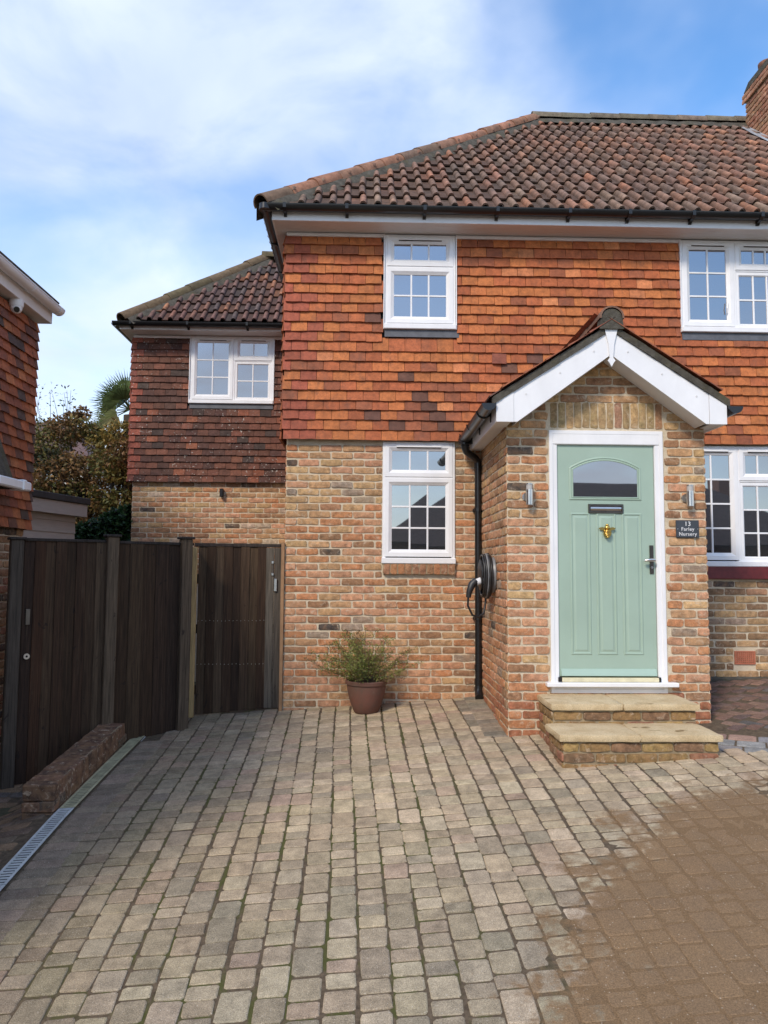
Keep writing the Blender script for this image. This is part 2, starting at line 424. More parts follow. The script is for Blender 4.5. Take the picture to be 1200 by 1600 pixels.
BRICK = pair(m_brick, 'brick_clay'); TILE = pair(m_tile, 'hung_clay_tile'); TILEOLD = pair(m_tile_old, 'weathered_clay_tile')
RTILE = pair(m_rooftile, 'roof_clay_tile'); CAPT = m_rooftile('capping_clay_tile', 'obj'); PAVER = pair(m_paver, 'concrete_paver'); WOOD = pair(m_wood, 'stained_wood')
JOINT = m_joint('joint_sand'); MORTAR = m_mortar('mortar'); BED = m_bed('bedding_mortar'); SLAB = m_slab('sandstone'); OLDMORTAR = plain('stained_mortar', (.30, .235, .145), .95, var=.3, vscale=14, bumps=.4)
WHITE = plain('white_upvc', (.80, .80, .805), .32, var=.06, vscale=5, sc=(1, 1, .5))
SOFFIT = plain('soffit_white', (.70, .69, .68), .45, var=.05, vscale=4)
BLACK = plain('black_plastic', (.012, .012, .013), .28, var=.2)
DARK = plain('dark_gap', (.01, .01, .01), .9)
GLASS = m_glass('window_glass', .30); DGLASS = m_glass('door_glass', .30, (.02, .024, .028))
GREEN = plain('sage_green_paint', (.335, .445, .362), .38, var=.05, vscale=2.5, bumps=.10, bscale=160)
LEAD = plain('lead_sheet', (.10, .105, .12), .6, var=.25, vscale=12)
BRASS = plain('brass', (.62, .42, .12), .28, 1.0, var=.1)
CHROME = plain('brushed_steel', (.62, .60, .57), .28, 1.0, var=.08)
DCHROME = plain('dark_steel', (.16, .14, .12), .35, 1.0, var=.15)
SLATE = plain('slate_plaque', (.045, .052, .062), .5, var=.15)
LETTER = plain('white_lettering', (.8, .8, .8), .5, var=0)
RED = plain('red_sill_paint', (.14, .018, .018), .45, var=.25, vscale=18, bumps=.15)
TERRA = plain('terracotta', (.42, .14, .075), .8, var=.2, vscale=25)
POT = m_pot('glazed_pot'); SOIL = plain('soil', (.03, .022, .016), .95)
LEAF = m_leaf('leaf'); GLOSSLEAF = m_leaf('glossy_leaf', .4)
BARK = plain('bark', (.055, .042, .032), .9, var=.3, vscale=25, bumps=.5)
GALV = plain('drain_grating', (.52, .55, .55), .55, .15, var=.2, vscale=20)
OLDGRATE = plain('stained_grating', (.40, .37, .23), .7, var=.3, vscale=14)
CLAD = plain('painted_cladding', (.42, .40, .37), .7, var=.08, vscale=6, sc=(1, 1, 6))
FELT = plain('roof_felt', (.045, .045, .045), .85, var=.2)
NEWWOOD = plain('new_timber', (.50, .34, .15), .7, var=.3, vscale=6, sc=(10, 10, 1))
EVGREY = plain('grey_plastic', (.20, .205, .21), .4, var=.05)
CABLE = plain('cable_rubber', (.018, .018, .019), .45, var=.2)
LAMPG = plain('lamp_glass', (.42, .40, .38), .15, var=.05)
RENDER = plain('painted_render', (.62, .60, .55), .85, var=.1)
ASPHALT = plain('asphalt', (.055, .054, .052), .9, var=.25, vscale=7, bumps=.5, bscale=150)

def m_ground(name):
    m, t, b = new_mat(name)
    c = mixc(t, rmp(t, nz(t, 1.2, 6, .65), .35, .65), (.06, .075, .03), (.11, .085, .055))
    c = scale_col(t, c, rmp(t, nz(t, 40, 4, .7), .3, .7, .6, 1.4))
    L(t, c, b.inputs['Base Color']); b.inputs['Roughness'].default_value = .95; bump(t, b, nz(t, 30, 5, .7), .6, .02); return m
EARTH = m_ground('earth_and_grass')

# ------------------------------------------------------------------ pieces (bricks, tiles, pavers): the largest-seen become objects, the rest one mass
class Pieces:
    def __init__(s, name, massname, limit=300): s.name, s.mass, s.limit = name, massname, limit; s.items = []
    def add(s, me, mat, col, parent, mats, size):
        """me: (verts, faces, mesh); mat: world matrix; size: (w, h) metres"""
        c = mat @ Vector(me['mid']); pr = project(c); sc = 0
        if pr and -20 < pr[0] < 1220 and -20 < pr[1] < 1620:
            nrm = (mat.to_3x3() @ Vector(me['nrm'])).normalized()
            sc = size[0]*size[1]/pr[2]**2 * max(0.0, (CAM-c).normalized().dot(nrm))
        s.items.append((sc, len(s.items), me, mat, col, parent, mats))
    def emit(s, mass_parent, stuff=True):
        it = sorted(s.items, key=lambda a: (-a[0], a[1]))
        top = [a for a in it[:s.limit] if a[0] > 0]; rest = [a for a in it if a not in top] if len(it) < 4 else it[len(top):]
        for sc, _, me, mat, col, parent, mats in top:
            k = mats[0].name
            if k not in me['meshes']:
                bm = bpy.data.meshes.new(s.name); bm.from_pydata(me['v'], [], me['f']); bm.update()
                bm.materials.append(mats[0])
                if me['vt']: bm.attributes.new('vt', 'FLOAT', 'POINT').data.foreach_set('value', me['vt'])
                if me.get('smooth'): shade(bm, me['smooth'])
                me['meshes'][k] = bm
            o = bpy.data.objects.new(s.name, me['meshes'][k]); COL.objects.link(o); o.parent = parent
            o.matrix_local = mat; o.color = (*col, 1)
        groups = {}
        for a in rest: groups.setdefault(a[6][1].name, []).append(a)
        if not rest: return
        mb = MB(); ml = []
        for k, g in groups.items():
            ml.append(g[0][6][1])
            for sc, _, me, mat, col, parent, mats in g: 
                mb.add(me['v'], me['f'], mat, col, len(ml)-1)
                if me['vt']:
                    n_ = len(me['v'])
                    for i_, f_ in enumerate(me['vt']): mb.c[len(mb.c)-n_+i_] = tuple(ch*f_ for ch in col)
        o = mb.build(s.mass, ml, mass_parent, attr=True, fix=False)
        if it[0][2].get('smooth'): shade(o.data, it[0][2]['smooth'])
        o['kind'] = 'stuff'
def piece(vs, fs, nrm=(0, -1, 0), smooth=None, vt=None):
    v = [tuple(a) for a in vs]
    mid = [sum(a[i] for a in v)/len(v) for i in range(3)]
    return dict(v=v, f=fs, nrm=nrm, mid=mid, meshes={}, smooth=smooth, vt=vt)

# --- brick variants: unit length in x (-.5...5), height .065 from z=0, face at y = 0, body to y = +.012
def brick_piece(rough=1.0, h=.0625, L0=.215):
    j = lambda a: RND.uniform(-a, a)*rough
    c = .010; pts = []
    hx = .5; cxn = c/L0
    raw = [(-hx+cxn, 0), (-.17, 0), (.17, 0), (hx-cxn, 0), (hx, c), (hx, h-c), (hx-cxn, h), (.17, h), (-.17, h), (-hx+cxn, h), (-hx, h-c), (-hx, c)]
    for (x, z) in raw: pts.append((x+j(.005/L0), z+j(.0038)))
    n = len(pts); vs = []
    for x, z in pts: vs.append((x, .016, z))
    for x, z in pts:
        vs.append((x*(1-.010/L0*.5), .0015+abs(j(.002)), h/2+(z-h/2)*.90))
    vs.append((j(.2), -.0015, h/2+j(.01)))
    fs = [(k, (k+1) % n, n+(k+1) % n, n+k) for k in range(n)] + [(n+k, n+(k+1) % n, 2*n) for k in range(n)]
    return piece(vs, fs)
BR = [brick_piece() for _ in range(14)]; BRH = [brick_piece(L0=.1025) for _ in range(8)]

PINK, BUFF, YEL, BRN, DRK, ORG, GRY = (.52, .275, .160), (.49, .290, .150), (.52, .335, .165), (.33, .180, .098), (.09, .073, .062), (.47, .212, .100), (.33, .255, .19)
def jitcol(c, a=.14):
    k = 1+RND.uniform(-a, a); return tuple(max(.004, ch*k*(1+RND.uniform(-.025, .025))) for ch in c)
def pick(ws):
    r = RND.random()*sum(w for w, _ in ws)
    for w, c in ws:
        r -= w
        if r <= 0: return jitcol(c)
    return jitcol(ws[-1][1])
def col_main(u, z):
    up = min(1, max(0, (z-1.2)/1.2))
    return pick([(5-2*up, PINK), (2.6-.8*up, ORG), (1.8+2.4*up, BUFF), (.5+1.6*up, YEL), (.9+1.4*up, BRN), (.14, DRK), (.7, GRY)])
def col_porch(u, z):
    up = min(1, max(0, (z-1.6)/1.0))
    if z < .5: return pick([(4, (.36, .14, .075)), (2, ORG), (1, BRN)])
    return pick([(5-4.4*up, PINK), (2.6-1.9*up, ORG), (1.5+2.5*up, BUFF), (.5+3*up, YEL), (.5+3*up, BRN), (.15, DRK), (.4, GRY)])
def col_right(u, z): return pick([(3.5, (.38, .24, .125)), (4, (.25, .15, .085)), (1.5, YEL), (1, PINK), (.12, DRK), (1, GRY)])
def col_wing(u, z): return pick([(4, PINK), (2, BUFF), (1.2, YEL), (2, BRN), (.4, DRK), (1.6, (.54, .42, .31)), (1.5, ORG)])
def col_chim(u, z): return pick([(4, (.42, .2, .12)), (2, (.3, .13, .08)), (1, BRN)])

def wall_bricks(P, parent, o, ang, u0, u1, z0, z1, holes=(), colf=col_main, phase=0, clip=None, mats=None, zbase=.21):
    """stretcher bond. o: world origin of the wall plane, ang: rotation about z (0 faces -y, -90 faces -x, 90 faces +x)"""
    mats = mats or BRICK
    R_ = Matrix.Translation(Vector(o)) @ Matrix.Rotation(radians(ang), 4, 'Z')
    k0 = math.floor((z0-zbase)/.075); k1 = math.ceil((z1-zbase)/.075)
    for k in range(k0, k1):
        zb = zbase+.075*k+.005
        if zb+.04 < z0 or zb+.045 > z1: continue
        off = (.1125 if (k+phase) % 2 else 0)
        cells = []
        u = u0-off
        while u < u1-.001:
            a, b = max(u, u0), min(u+.225, u1)
            segs = [(a, b)]
            for (h0, h1, hz0, hz1) in holes:
                if zb+.05 > hz0 and zb+.015 < hz1:
                    ns = []
                    for (a_, b_) in segs:
                        if b_ <= h0 or a_ >= h1: ns.append((a_, b_)); continue
                        if a_ < h0: ns.append((a_, h0))
                        if b_ > h1: ns.append((h1, b_))
                    segs = ns
            if clip:
                c0, c1 = clip(zb+.03); segs = [(max(a_, c0), min(b_, c1)) for a_, b_ in segs]
            cells += [s_ for s_ in segs if s_[1]-s_[0] > .03]
            u += .225
        for (a, b) in cells:
            ga, gb = (0 if a == u0 else .005), (0 if b == u1 else .005)
            a2, b2 = a+ga, b-gb; ln = b2-a2
            if ln < .02: continue
            me = RND.choice(BR if ln > .15 else BRH)
            m = R_ @ Matrix.Translation(((a2+b2)/2, -.0105+RND.uniform(-.003, .003), zb+.0015+RND.uniform(-.0012, .0012))) @ Matrix.Rotation(RND.uniform(-.006, .006), 4, 'Y') @ Matrix.Diagonal((ln*(-1 if RND.random() < .0 else 1), 1, 1, 1))
            P.add(me, m, colf((a+b)/2, zb), parent, mats, (ln, .065))

# --- hung tile variants: unit width, bottom edge z=0, reaches z=.145; front y
def hung_piece():
    j = lambda a: RND.uniform(-a, a)
    xs = [-.5, -.17, .17, .5]; bow = RND.uniform(.0, .004); vs = []
    zb = [j(.003) for _ in xs]
    for x, dz in zip(xs, zb): vs.append((x, -.029-bow*(1-4*x*x)*1, dz))             # front bottom
    for x in xs: vs.append((x, -.016-bow*(1-4*x*x), .06))                             # front middle
    for x in xs: vs.append((x, 0.0, .145))                                            # front top
    for x, dz in zip(xs, zb): vs.append((x, -.010-bow*(1-4*x*x), dz+.001))            # back bottom
    fs = []
    for r_ in (0, 1):
        for k in range(3): fs.append((r_*4+k, r_*4+k+1, r_*4+4+k+1, r_*4+4+k))
    for k in range(3): fs.append((12+k, 12+k+1, k+1, k))
    fs += [(0, 4, 8, 12), (3, 15, 11, 7)]
    return piece(vs, fs)
HT = [hung_piece() for _ in range(16)]
def tile_wall(P, parent, o, ang, u0, u1, z0, z1, holes, colf, mats, gauge=.0995, phase=0, wid=.165):
    R_ = Matrix.Translation(Vector(o)) @ Matrix.Rotation(radians(ang), 4, 'Z')
    n = int(round((z1-z0)/gauge)); g = (z1-z0)/n
    for k in range(n):
        zb = z0+g*k; lift = {0: .034, 1: .013, 2: .004}.get(k, 0)
        rowj = RND.uniform(-.003, .003)
        u = u0 - (wid/2 if (k+phase) % 2 else 0) + RND.uniform(-.012, .012)
        while u < u1:
            w = wid
            a, b = max(u, u0-RND.uniform(0, .008)), min(u+w, u1)
            if a < u0+.001 and b-a < .09 and k % 2: b = b
            segs = [(a, b)]
            for (h0, h1, hz0, hz1) in holes:
                if zb+.06 > hz0 and zb+.03 < hz1:
                    ns = []
                    for (a_, b_) in segs:
                        if b_ <= h0 or a_ >= h1: ns.append((a_, b_)); continue
                        if a_ < h0: ns.append((a_, h0))
                        if b_ > h1: ns.append((h1, b_))
                    segs = ns
            for a_, b_ in segs:
                if b_-a_ < .025: continue
                ln = b_-a_-.004
                m = R_ @ Matrix.Translation(((a_+b_)/2, -.030+RND.uniform(-.002, .002), zb+rowj+RND.uniform(-.0025, .0025))) \
                    @ Matrix.Rotation(lift*1.6, 4, 'X') @ Matrix.Rotation(RND.uniform(-.011, .011), 4, 'Y') @ Matrix.Diagonal((ln, 1.0+lift*6, min(1, (z1-zb)/.148), 1))
                P.add(RND.choice(HT), m, colf((a_+b_)/2, zb), parent, mats, (ln, .1))
            u += w

# ================================================================== ground
def g_prof(y):
    pts = [(-60, -.75), (-16, -.62), (-8, -.55), (-6, -.45), (-4.6, -.294), (-3.8, -.18), (-2.4, -.01), (-1.4, .075), (-.5, .14), (0, .17), (3, .2), (60, .25)]
    if y <= pts[0][0]: return pts[0][1]
    for (a, za_), (b, zb_) in zip(pts, pts[1:]):
        if y <= b: return za_+(zb_-za_)*(y-a)/(b-a)
    return pts[-1][1]
def gz(x, y):
    return g_prof(y) + .07*max(-2.6, min(4.2, x-.1)) - .19*min(1, max(0, (-2.15-x)/.5))*min(1, max(0, (y+2.9)/1.1))
DR_A, DR_B = Vector((-1.958, -3.60, 0)), Vector((-1.950, -.55, 0))          # right edge of the drain channel
DRD = Vector((DR_B.x-DR_A.x, DR_B.y-DR_A.y)).normalized(); DRN = Vector((-DRD.y, DRD.x))   # DRN points left
def drain_x(y, off=0):
    k = (y-DR_A.y)/DRD.y; return DR_A.x+DRD.x*k - off/ DRD.y

def grid_sheet(name, xs, ys, zf, mat, kind='structure'):
    mb = MB(); vs = [(x, y, zf(x, y)) for y in ys for x in xs]; n = len(xs)
    fs = [(j*n+i, j*n+i+1, (j+1)*n+i+1, (j+1)*n+i) for j in range(len(ys)-1) for i in range(n-1)]
    mb.add(vs, fs); o = mb.build(name, mat, None, smooth=60.0, fix=False); o['kind'] = kind; return o
def frange(a, b, s):
    n = max(1, int(round((b-a)/s))); return [a+(b-a)*i/n for i in range(n+1)]
grid_sheet('ground', [-400, -120, -40, -15]+frange(-8, 9, .5)+[15, 40, 120, 400], [-400, -120, -60, -40, -25]+frange(-16, 6, .5)+[10, 20, 60, 120, 400],
           lambda x, y: gz(x, y)-.05, EARTH)
def film(x, y):
    """silty wash covering the joints of the wet area"""
    d = hypot((x-2.95)/2.25, (y+4.55)/1.98)+.16*mnoise.noise((x*1.7, y*1.7, 3.1))+.06*mnoise.noise((x*6, y*6, 1.0))
    k = min(1, max(0, (1.0-d)/.10)); return -.006+k*(.0047+.0010*mnoise.noise((x*9, y*9, .5)))
driveway = grid_sheet('driveway', frange(-3.6, 6.0, .06), frange(-9.5, 0.6, .06), lambda x, y: gz(x, y)+film(x, y), JOINT)
grid_sheet('road', [-80, -20, -6, 0, 6, 20, 80], [-18, -16.5, -15, -13, -11, -9.6], lambda x, y: gz(x, y)-.02, ASPHALT)

# --- pavers
def paver_piece(rough=1.0):
    j = lambda a: RND.uniform(-a, a)*rough
    c = .09; n = 0; raw = []
    for (sx_, sy_) in ((-1, -1), (1, -1), (1, 1), (-1, 1)):
        a = (sx_*.5, sy_*(.5-c)); b = (sx_*(.5-c), sy_*.5)
        raw += ([a, b] if sx_*sy_ > 0 else [b, a])
    # order counter-clockwise
    raw.sort(key=lambda p: atan2(p[1], p[0]))
    pts = [(x+j(.034), y+j(.034)) for x, y in raw]; n = len(pts)
    vs = [(x, y, -.012) for x, y in pts] + [(x*.97, y*.97, -.003) for x, y in pts] + [(x*.89, y*.89, j(.0008)) for x, y in pts] + [(0, 0, .0008)]
    fs = []
    for r_ in (0, 1): fs += [(r_*n+k, r_*n+(k+1) % n, (r_+1)*n+(k+1) % n, (r_+1)*n+k) for k in range(n)]
    fs += [(2*n+k, 2*n+(k+1) % n, 3*n) for k in range(n)]
    return piece(vs, fs, (0, 0, 1))
PV = [paver_piece() for _ in range(20)]; PVS = [paver_piece(.35) for _ in range(8)]
PAVE = Pieces('paver', 'paving', 300)
def surf_mat(x, y, ang, sx_, sy_, dz=0):
    e = .02; dzx = (gz(x+e, y)-gz(x-e, y))/(2*e); dzy = (gz(x, y+e)-gz(x, y-e))/(2*e)
    n = Vector((-dzx, -dzy, 1)).normalized()
    q = Vector((0, 0, 1)).rotation_difference(n).to_matrix().to_4x4()
    return Matrix.Translation((x, y, gz(x, y)+dz)) @ q @ Matrix.Rotation(ang, 4, 'Z') @ Matrix.Diagonal((sx_, sy_, 1, 1))
STEP = (1.40, 2.58, -2.23)
ARC_C = (5.3, 2.6); ARC_R = 5.35
def in_arc(x, y): return hypot(x-ARC_C[0], y-ARC_C[1]) < ARC_R
CW = .1425; SK = -.022
for ci in range(-20, 34):
    y = -9.0 + RND.uniform(0, .15)
    while y < .12:
        ln = RND.choice([.092, .095, .10, .14, .15, .20]) if y < -.5 else RND.choice([.1, .13, .16])
        yc = y+ln/2; xc = .03+CW*ci + SK*(yc+3) + .012*sin(yc*1.3+ci*.35)+.003*sin(ci*2.1+yc*4)
        ok = yc < 0.05
        if xc-CW/2 < drain_x(yc)+.03: ok = False
        if xc > 1.195+.05 and yc+ln/2 > -1.25: ok = False
        if STEP[0]+.06 < xc-.05 and xc+.05 < STEP[1]-.06 and yc > STEP[2]+.12: ok = False
        if xc > 2.0 and in_arc(xc, yc): ok = False
        if -.80-.01 < xc and yc > .03: ok = False
        if ok and xc < 6:
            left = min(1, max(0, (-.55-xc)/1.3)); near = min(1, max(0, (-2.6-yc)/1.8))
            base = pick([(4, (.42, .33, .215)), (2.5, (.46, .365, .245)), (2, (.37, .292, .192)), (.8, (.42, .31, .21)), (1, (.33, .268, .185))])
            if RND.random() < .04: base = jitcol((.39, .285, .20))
            k = 1-.42*left-.20*near*(1-left)  # lit middle, shaded left and foreground put into the paver colour
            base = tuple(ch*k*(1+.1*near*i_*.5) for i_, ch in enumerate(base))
            if xc > .80 and yc > -1.3 and RND.random() < .7 and xc > .9: base = jitcol((.23, .195, .145))
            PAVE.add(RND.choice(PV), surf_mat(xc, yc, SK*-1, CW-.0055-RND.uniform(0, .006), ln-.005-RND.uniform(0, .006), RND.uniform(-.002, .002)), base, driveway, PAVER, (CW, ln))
        y += ln
# border blocks along the porch side
yb = -1.34
while yb < -.06:
    PAVE.add(RND.choice(PVS), surf_mat(1.10, yb+.06, 0, .19, .118, .004), pick([(2, (.24, .205, .155)), (1, (.20, .175, .13)), (1, (.30, .245, .175))]), driveway, PAVER, (.19, .12)); yb += .122
# header course of dark blocks along the drain
LEN = (DR_B-DR_A).length
k = -1.2
aD = atan2(DRD.y, DRD.x)
while k < LEN+.15:
    p = Vector((DR_A.x, DR_A.y)) + DRD*k - DRN*.125
    if p.y < -.75:
        PAVE.add(RND.choice(PVS), surf_mat(p.x, p.y, aD, .100, .215, .004), jitcol((.235, .185, .135), .2), driveway, PAVER, (.1, .2))
    k += .104
# grey border blocks on the arc, two rings, and herringbone beyond
for ring, (rad, pal) in enumerate([(ARC_R-.06, [(3, (.22, .215, .21)), (1, (.28, .2, .17))]), (ARC_R-.20, [(2, (.27, .26, .25)), (2, (.36, .25, .21))]), (ARC_R-.335, [(2, (.22, .21, .21)), (2, (.30, .19, .15))])]):
    a = radians(180)
    while a < radians(300):
        x, y = ARC_C[0]+rad*cos(a), ARC_C[1]+rad*sin(a)
        if x > 2.62 or (y < STEP[2]-.08 and x > 1.9):
            if y < -.05: PAVE.add(RND.choice(PVS), surf_mat(x, y, a, .128, .198, RND.uniform(-.001, .002)), pick(pal), driveway, PAVER, (.13, .2))
        a += .207/rad
hb = radians(38)
for i in range(-40, 40):
    for j_ in range(-40, 40):
        # herringbone lattice of 200 x 100 blocks
        for (ox, oy, rt_) in ((.10, .05, 0), (.05-.0+.0, .20, 90)):
            ux = (i*.1)+(j_*.2)*0; 
            X0, Y0 = i*.1 + j_*.2, -i*.1 + j_*.2
            lx, ly = X0+ox, Y0+oy
            x = 3.9+lx*cos(hb)-ly*sin(hb); y = -.9+lx*sin(hb)+ly*cos(hb)
            if not (2.9 < x < 5.9 and -4 < y < -.06): continue
            if hypot(x-ARC_C[0], y-ARC_C[1]) > ARC_R-.47: continue
            if x < 2.95: continue
            PAVE.add(RND.choice(PVS), surf_mat(x, y, hb+radians(rt_), .192, .092), pick([(3, (.19, .115, .085)), (2, (.15, .10, .085)), (1.4, (.24, .15, .11)), (.8, (.13, .115, .105))]), driveway, PAVER, (.2, .1))
# brown brick pavers of the side path left of the drain
yy = -5.6
while yy < -1.0:
    x = drain_x(yy) - .16 - .105
    row = int(round(yy/.105))
    x -= (.05 if row % 2 else 0)
    while x > -3.5:
        PAVE.add(RND.choice(PVS), surf_mat(x, yy, RND.uniform(-.02, .02), .196, .096), pick([(2, (.17, .12, .085)), (2, (.23, .15, .09)), (1, (.12, .10, .09))]), driveway, PAVER, (.2, .1))
        x -= .205
    yy += .105
PAVE.emit(driveway)

# ================================================================== the house
house = thing('house', 'detached brick house with orange hung tiles, clay roof and sage green front door', 'house')
BP = Pieces('brick', 'brickwork', 300); TP = Pieces('wall_tile', 'tile_hanging', 300); RP = Pieces('roof_tile', 'roof_tiling', 300)
XL, XR = -.783, 7.0
PL, PR, PY = 1.195, 2.865, -1.373
WY, WXL = 3.5, -3.38
# solid walls (mortar-coloured brick backing below, dark felt behind the tiles)
def slab_with_holes(mb, x0, x1, z0, z1, y0, y1, holes):
    xs = sorted({x0, x1, *[h[0] for h in holes], *[h[1] for h in holes]}); xs = [x for x in xs if x0 <= x <= x1]
    for a, b in zip(xs, xs[1:]):
        cuts = [(h[2], h[3]) for h in holes if h[0] <= a+1e-6 and h[1] >= b-1e-6]; cuts.sort()
        z = z0
        for c0, c1 in cuts:
            if c0 > z: mb.box(a, b, y0, y1, z, c0)
            z = max(z, c1)
        if z < z1: mb.box(a, b, y0, y1, z, z1)
W1 = (.197, .925, 3.95, 4.945); W2 = (.19, .924, 1.562, 2.797); W3 = (3.27, 4.95, 3.965, 4.945); W4 = (3.27, 4.95, 1.555, 2.787)
W5 = (-2.576, -1.352, 3.92, 4.93)
mb = MB(); slab_with_holes(mb, XL, XR, -.4, 2.83, .0, .25, [W2, W4]); mb.box(XL, XL+.25, .25, 8.4, -.4, 2.83); mb.box(XR-.25, XR, .25, 8.4, -.4, 2.83)
main_wall = mb.build('main_wall', MORTAR, house)
mb = MB(); slab_with_holes(mb, XL, XR, 2.83, 4.96, .0, .25, [W1, W3]); mb.box(XL, XL+.25, .25, 8.4, 2.83, 4.96); mb.box(XR-.25, XR, .25, 8.4, 2.83, 4.96)
upper_wall = mb.build('upper_wall', FELT, house)
mb = MB(); mb.box(WXL, XL, WY, WY+.25, -.3, 2.79); mb.box(WXL, WXL+.25, WY+.25, 8.0, -.3, 2.79)
wing_wall = mb.build('wing_wall', MORTAR, house)
mb = MB(); slab_with_holes(mb, WXL-.01, XL, 2.79, 4.95, WY, WY+.25, [W5]); mb.box(WXL-.01, WXL+.25, WY+.25, 8.0, 2.79, 4.95)
wing_upper = mb.build('wing_upper_wall', FELT, house)
DOOR = (1.548, 2.512, .56, 2.675)
mb = MB(); slab_with_holes(mb, PL, PR, -.2, 2.72, PY, PY+.2, [DOOR])
mb.prism([(PL, 2.72), (PR, 2.72), (PR, 2.84), (2.03, 3.38), (PL, 2.84)], 'y', PY, PY+.2)
mb.box(PL, PL+.2, PY+.2, -.002, -.2, 2.80); mb.box(PR-.2, PR, PY+.2, -.002, -.2, 2.80)
porch_wall = mb.build('porch_wall', MORTAR, house)
# near-black sheets painted in place of the unlit rooms behind
mb = MB(); mb.box(XL+.26, XR-.26, .6, .62, .2, 4.9); mb.box(WXL+.3, XL-.02, WY+.5, WY+.52, 2.8, 4.9)
mb.build('inner_partition', DARK, house)

bandc = lambda u, z: col_main(u, z)
wall_bricks(BP, main_wall, (0, 0, 0), 0, XL, PL-.012, .02, 2.80, [(W2[0], W2[1], 1.452, 2.80)], col_main)
wall_bricks(BP, main_wall, (0, 0, 0), 0, PR+.012, XR, .3, 2.79, [(W4[0], W4[1], 1.42, 2.80), (3.745, 3.968, .562, .71)], col_right, 1)
wall_bricks(BP, main_wall, (XL, 0, 0), -90, -3.49, -.002, -.1, 2.80, [], col_main, 1)
wall_bricks(BP, wing_wall, (0, WY, 0), 0, WXL, XL-.01, 1.2, 2.78, [], col_wing, 1)
wall_bricks(BP, wing_wall, (WXL, 0, 0), -90, -7.5, -WY-.002, 1.2, 2.78, [], col_wing, 0)
def gable_clip(z):
    if z < 2.8: return (-99, 99)
    hw = (3.40-z)/.645; return (2.03-hw, 2.03+hw)
wall_bricks(BP, porch_wall, (0, PY, 0), 0, PL, PR, -.02, 3.36, [(DOOR[0]-.005, DOOR[1]+.005, .553, 2.68), (1.551, 2.521, 2.68, 2.925)], col_porch, 0, gable_clip)
wall_bricks(BP, porch_wall, (PL, 0, 0), -90, .012, -PY, .0, 2.80, [], col_porch, 1)
wall_bricks(BP, porch_wall, (PR, 0, 0), 90, PY, -.012, .1, 2.80, [], col_porch, 1)
# soldier course over the door
for i in range(14):
    x = 1.556+.0686*(i+.5); me = RND.choice(BR)
    m = Matrix.Translation((x+.0325, PY-.0075, 2.8055)) @ Matrix.Rotation(radians(-90), 4, 'Y') @ Matrix.Diagonal((.222, 1, 1, 1))
    c = pick([(3, YEL), (3, (.36, .26, .13)), (3, BRN), (1.2, (.36, .2, .13)), (1.5, (.2, .17, .15))])
    BP.add(me, m, c, porch_wall, BRICK, (.065, .222))
# brick-on-edge sill under the lower small window
for i in range(10):
    x = .200+.0725*(i+.5); me = RND.choice(BRH)
    m = Matrix.Translation((x+.0345, -.048, 1.505)) @ Matrix.Rotation(radians(-90), 4, 'Y') @ Matrix.Diagonal((.104, 1.6, 1.10, 1))
    BP.add(me, m, pick([(3, (.34, .17, .10)), (2, BRN), (1, ORG)]), main_wall, BRICK, (.065, .1))
mb = MB(); mb.box(.199, .924, -.040, .0, 1.457, 1.556); mb.build('sill_bedding', OLDMORTAR, main_wall)

TO, TR_, TD, TB = (.46, .148, .046), (.37, .104, .038), (.13, .058, .038), (.29, .092, .042)
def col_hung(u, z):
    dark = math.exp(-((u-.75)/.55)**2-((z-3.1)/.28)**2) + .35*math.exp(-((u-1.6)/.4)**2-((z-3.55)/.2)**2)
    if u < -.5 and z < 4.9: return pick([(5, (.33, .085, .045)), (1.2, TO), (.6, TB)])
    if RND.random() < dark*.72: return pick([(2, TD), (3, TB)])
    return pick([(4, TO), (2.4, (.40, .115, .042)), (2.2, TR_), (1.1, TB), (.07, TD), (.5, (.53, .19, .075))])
def col_old(u, z):
    if u < WXL+.08: return pick([(3, (.28, .085, .055)), (1, (.2, .07, .05))])
    return pick([(4, (.13, .058, .040)), (3, (.175, .072, .047)), (2, (.095, .048, .037)), (.7, (.25, .09, .05)), (1, (.07, .048, .040))])
EX = [(W1[0]-.012, W1[1]+.012, 3.87, 4.96), (W3[0]-.012, W3[1]+.012, 3.88, 4.96)]
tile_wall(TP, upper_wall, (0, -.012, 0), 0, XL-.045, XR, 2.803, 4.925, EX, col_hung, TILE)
tile_wall(TP, upper_wall, (XL-.012, 0, 0), -90, -3.45, .045, 2.803, 4.925, [], lambda u, z: pick([(3, TR_), (2, TB)]), TILE)
tile_wall(TP, wing_upper, (0, WY-.012, 0), 0, WXL-.055, XL-.05, 2.757, 4.91, [(W5[0]-.012, W5[1]+.012, 3.84, 4.96)], col_old, TILEOLD, phase=1)
tile_wall(TP, wing_upper, (WXL-.022, 0, 0), -90, -7.4, -WY+.05, 2.757, 4.91, [], col_old, TILEOLD)
# one slipped tile beside the porch roof
TP.add(HT[0], Matrix.Translation((1.37, -.056, 3.60)) @ Matrix.Rotation(.02, 4, 'Y') @ Matrix.Diagonal((.145, 1, 1, 1)), (.24, .075, .045), upper_wall, TILE, (.15, .1))

# --- lead flashings under the upper windows
for (w, zt) in ((W1, 3.948), (W3, 3.963)):
    mb = MB(); mb.prism([(-.030, zt), (-.062, zt-.006), (-.064, zt-.080), (-.058, zt-.083), (-.03, zt-.04)], 'x', w[0]+.002, w[1]-.002 if w is W3 else w[1]+.035)
    mb.build('lead_apron', LEAD, upper_wall)
mb = MB(); mb.prism([(WY-.030, 3.916), (WY-.062, 3.910), (WY-.064, 3.845), (WY-.058, 3.842), (WY-.03, 3.88)], 'x', W5[0]+.003, W5[1]+.002); mb.build('lead_apron', LEAD, wing_upper)

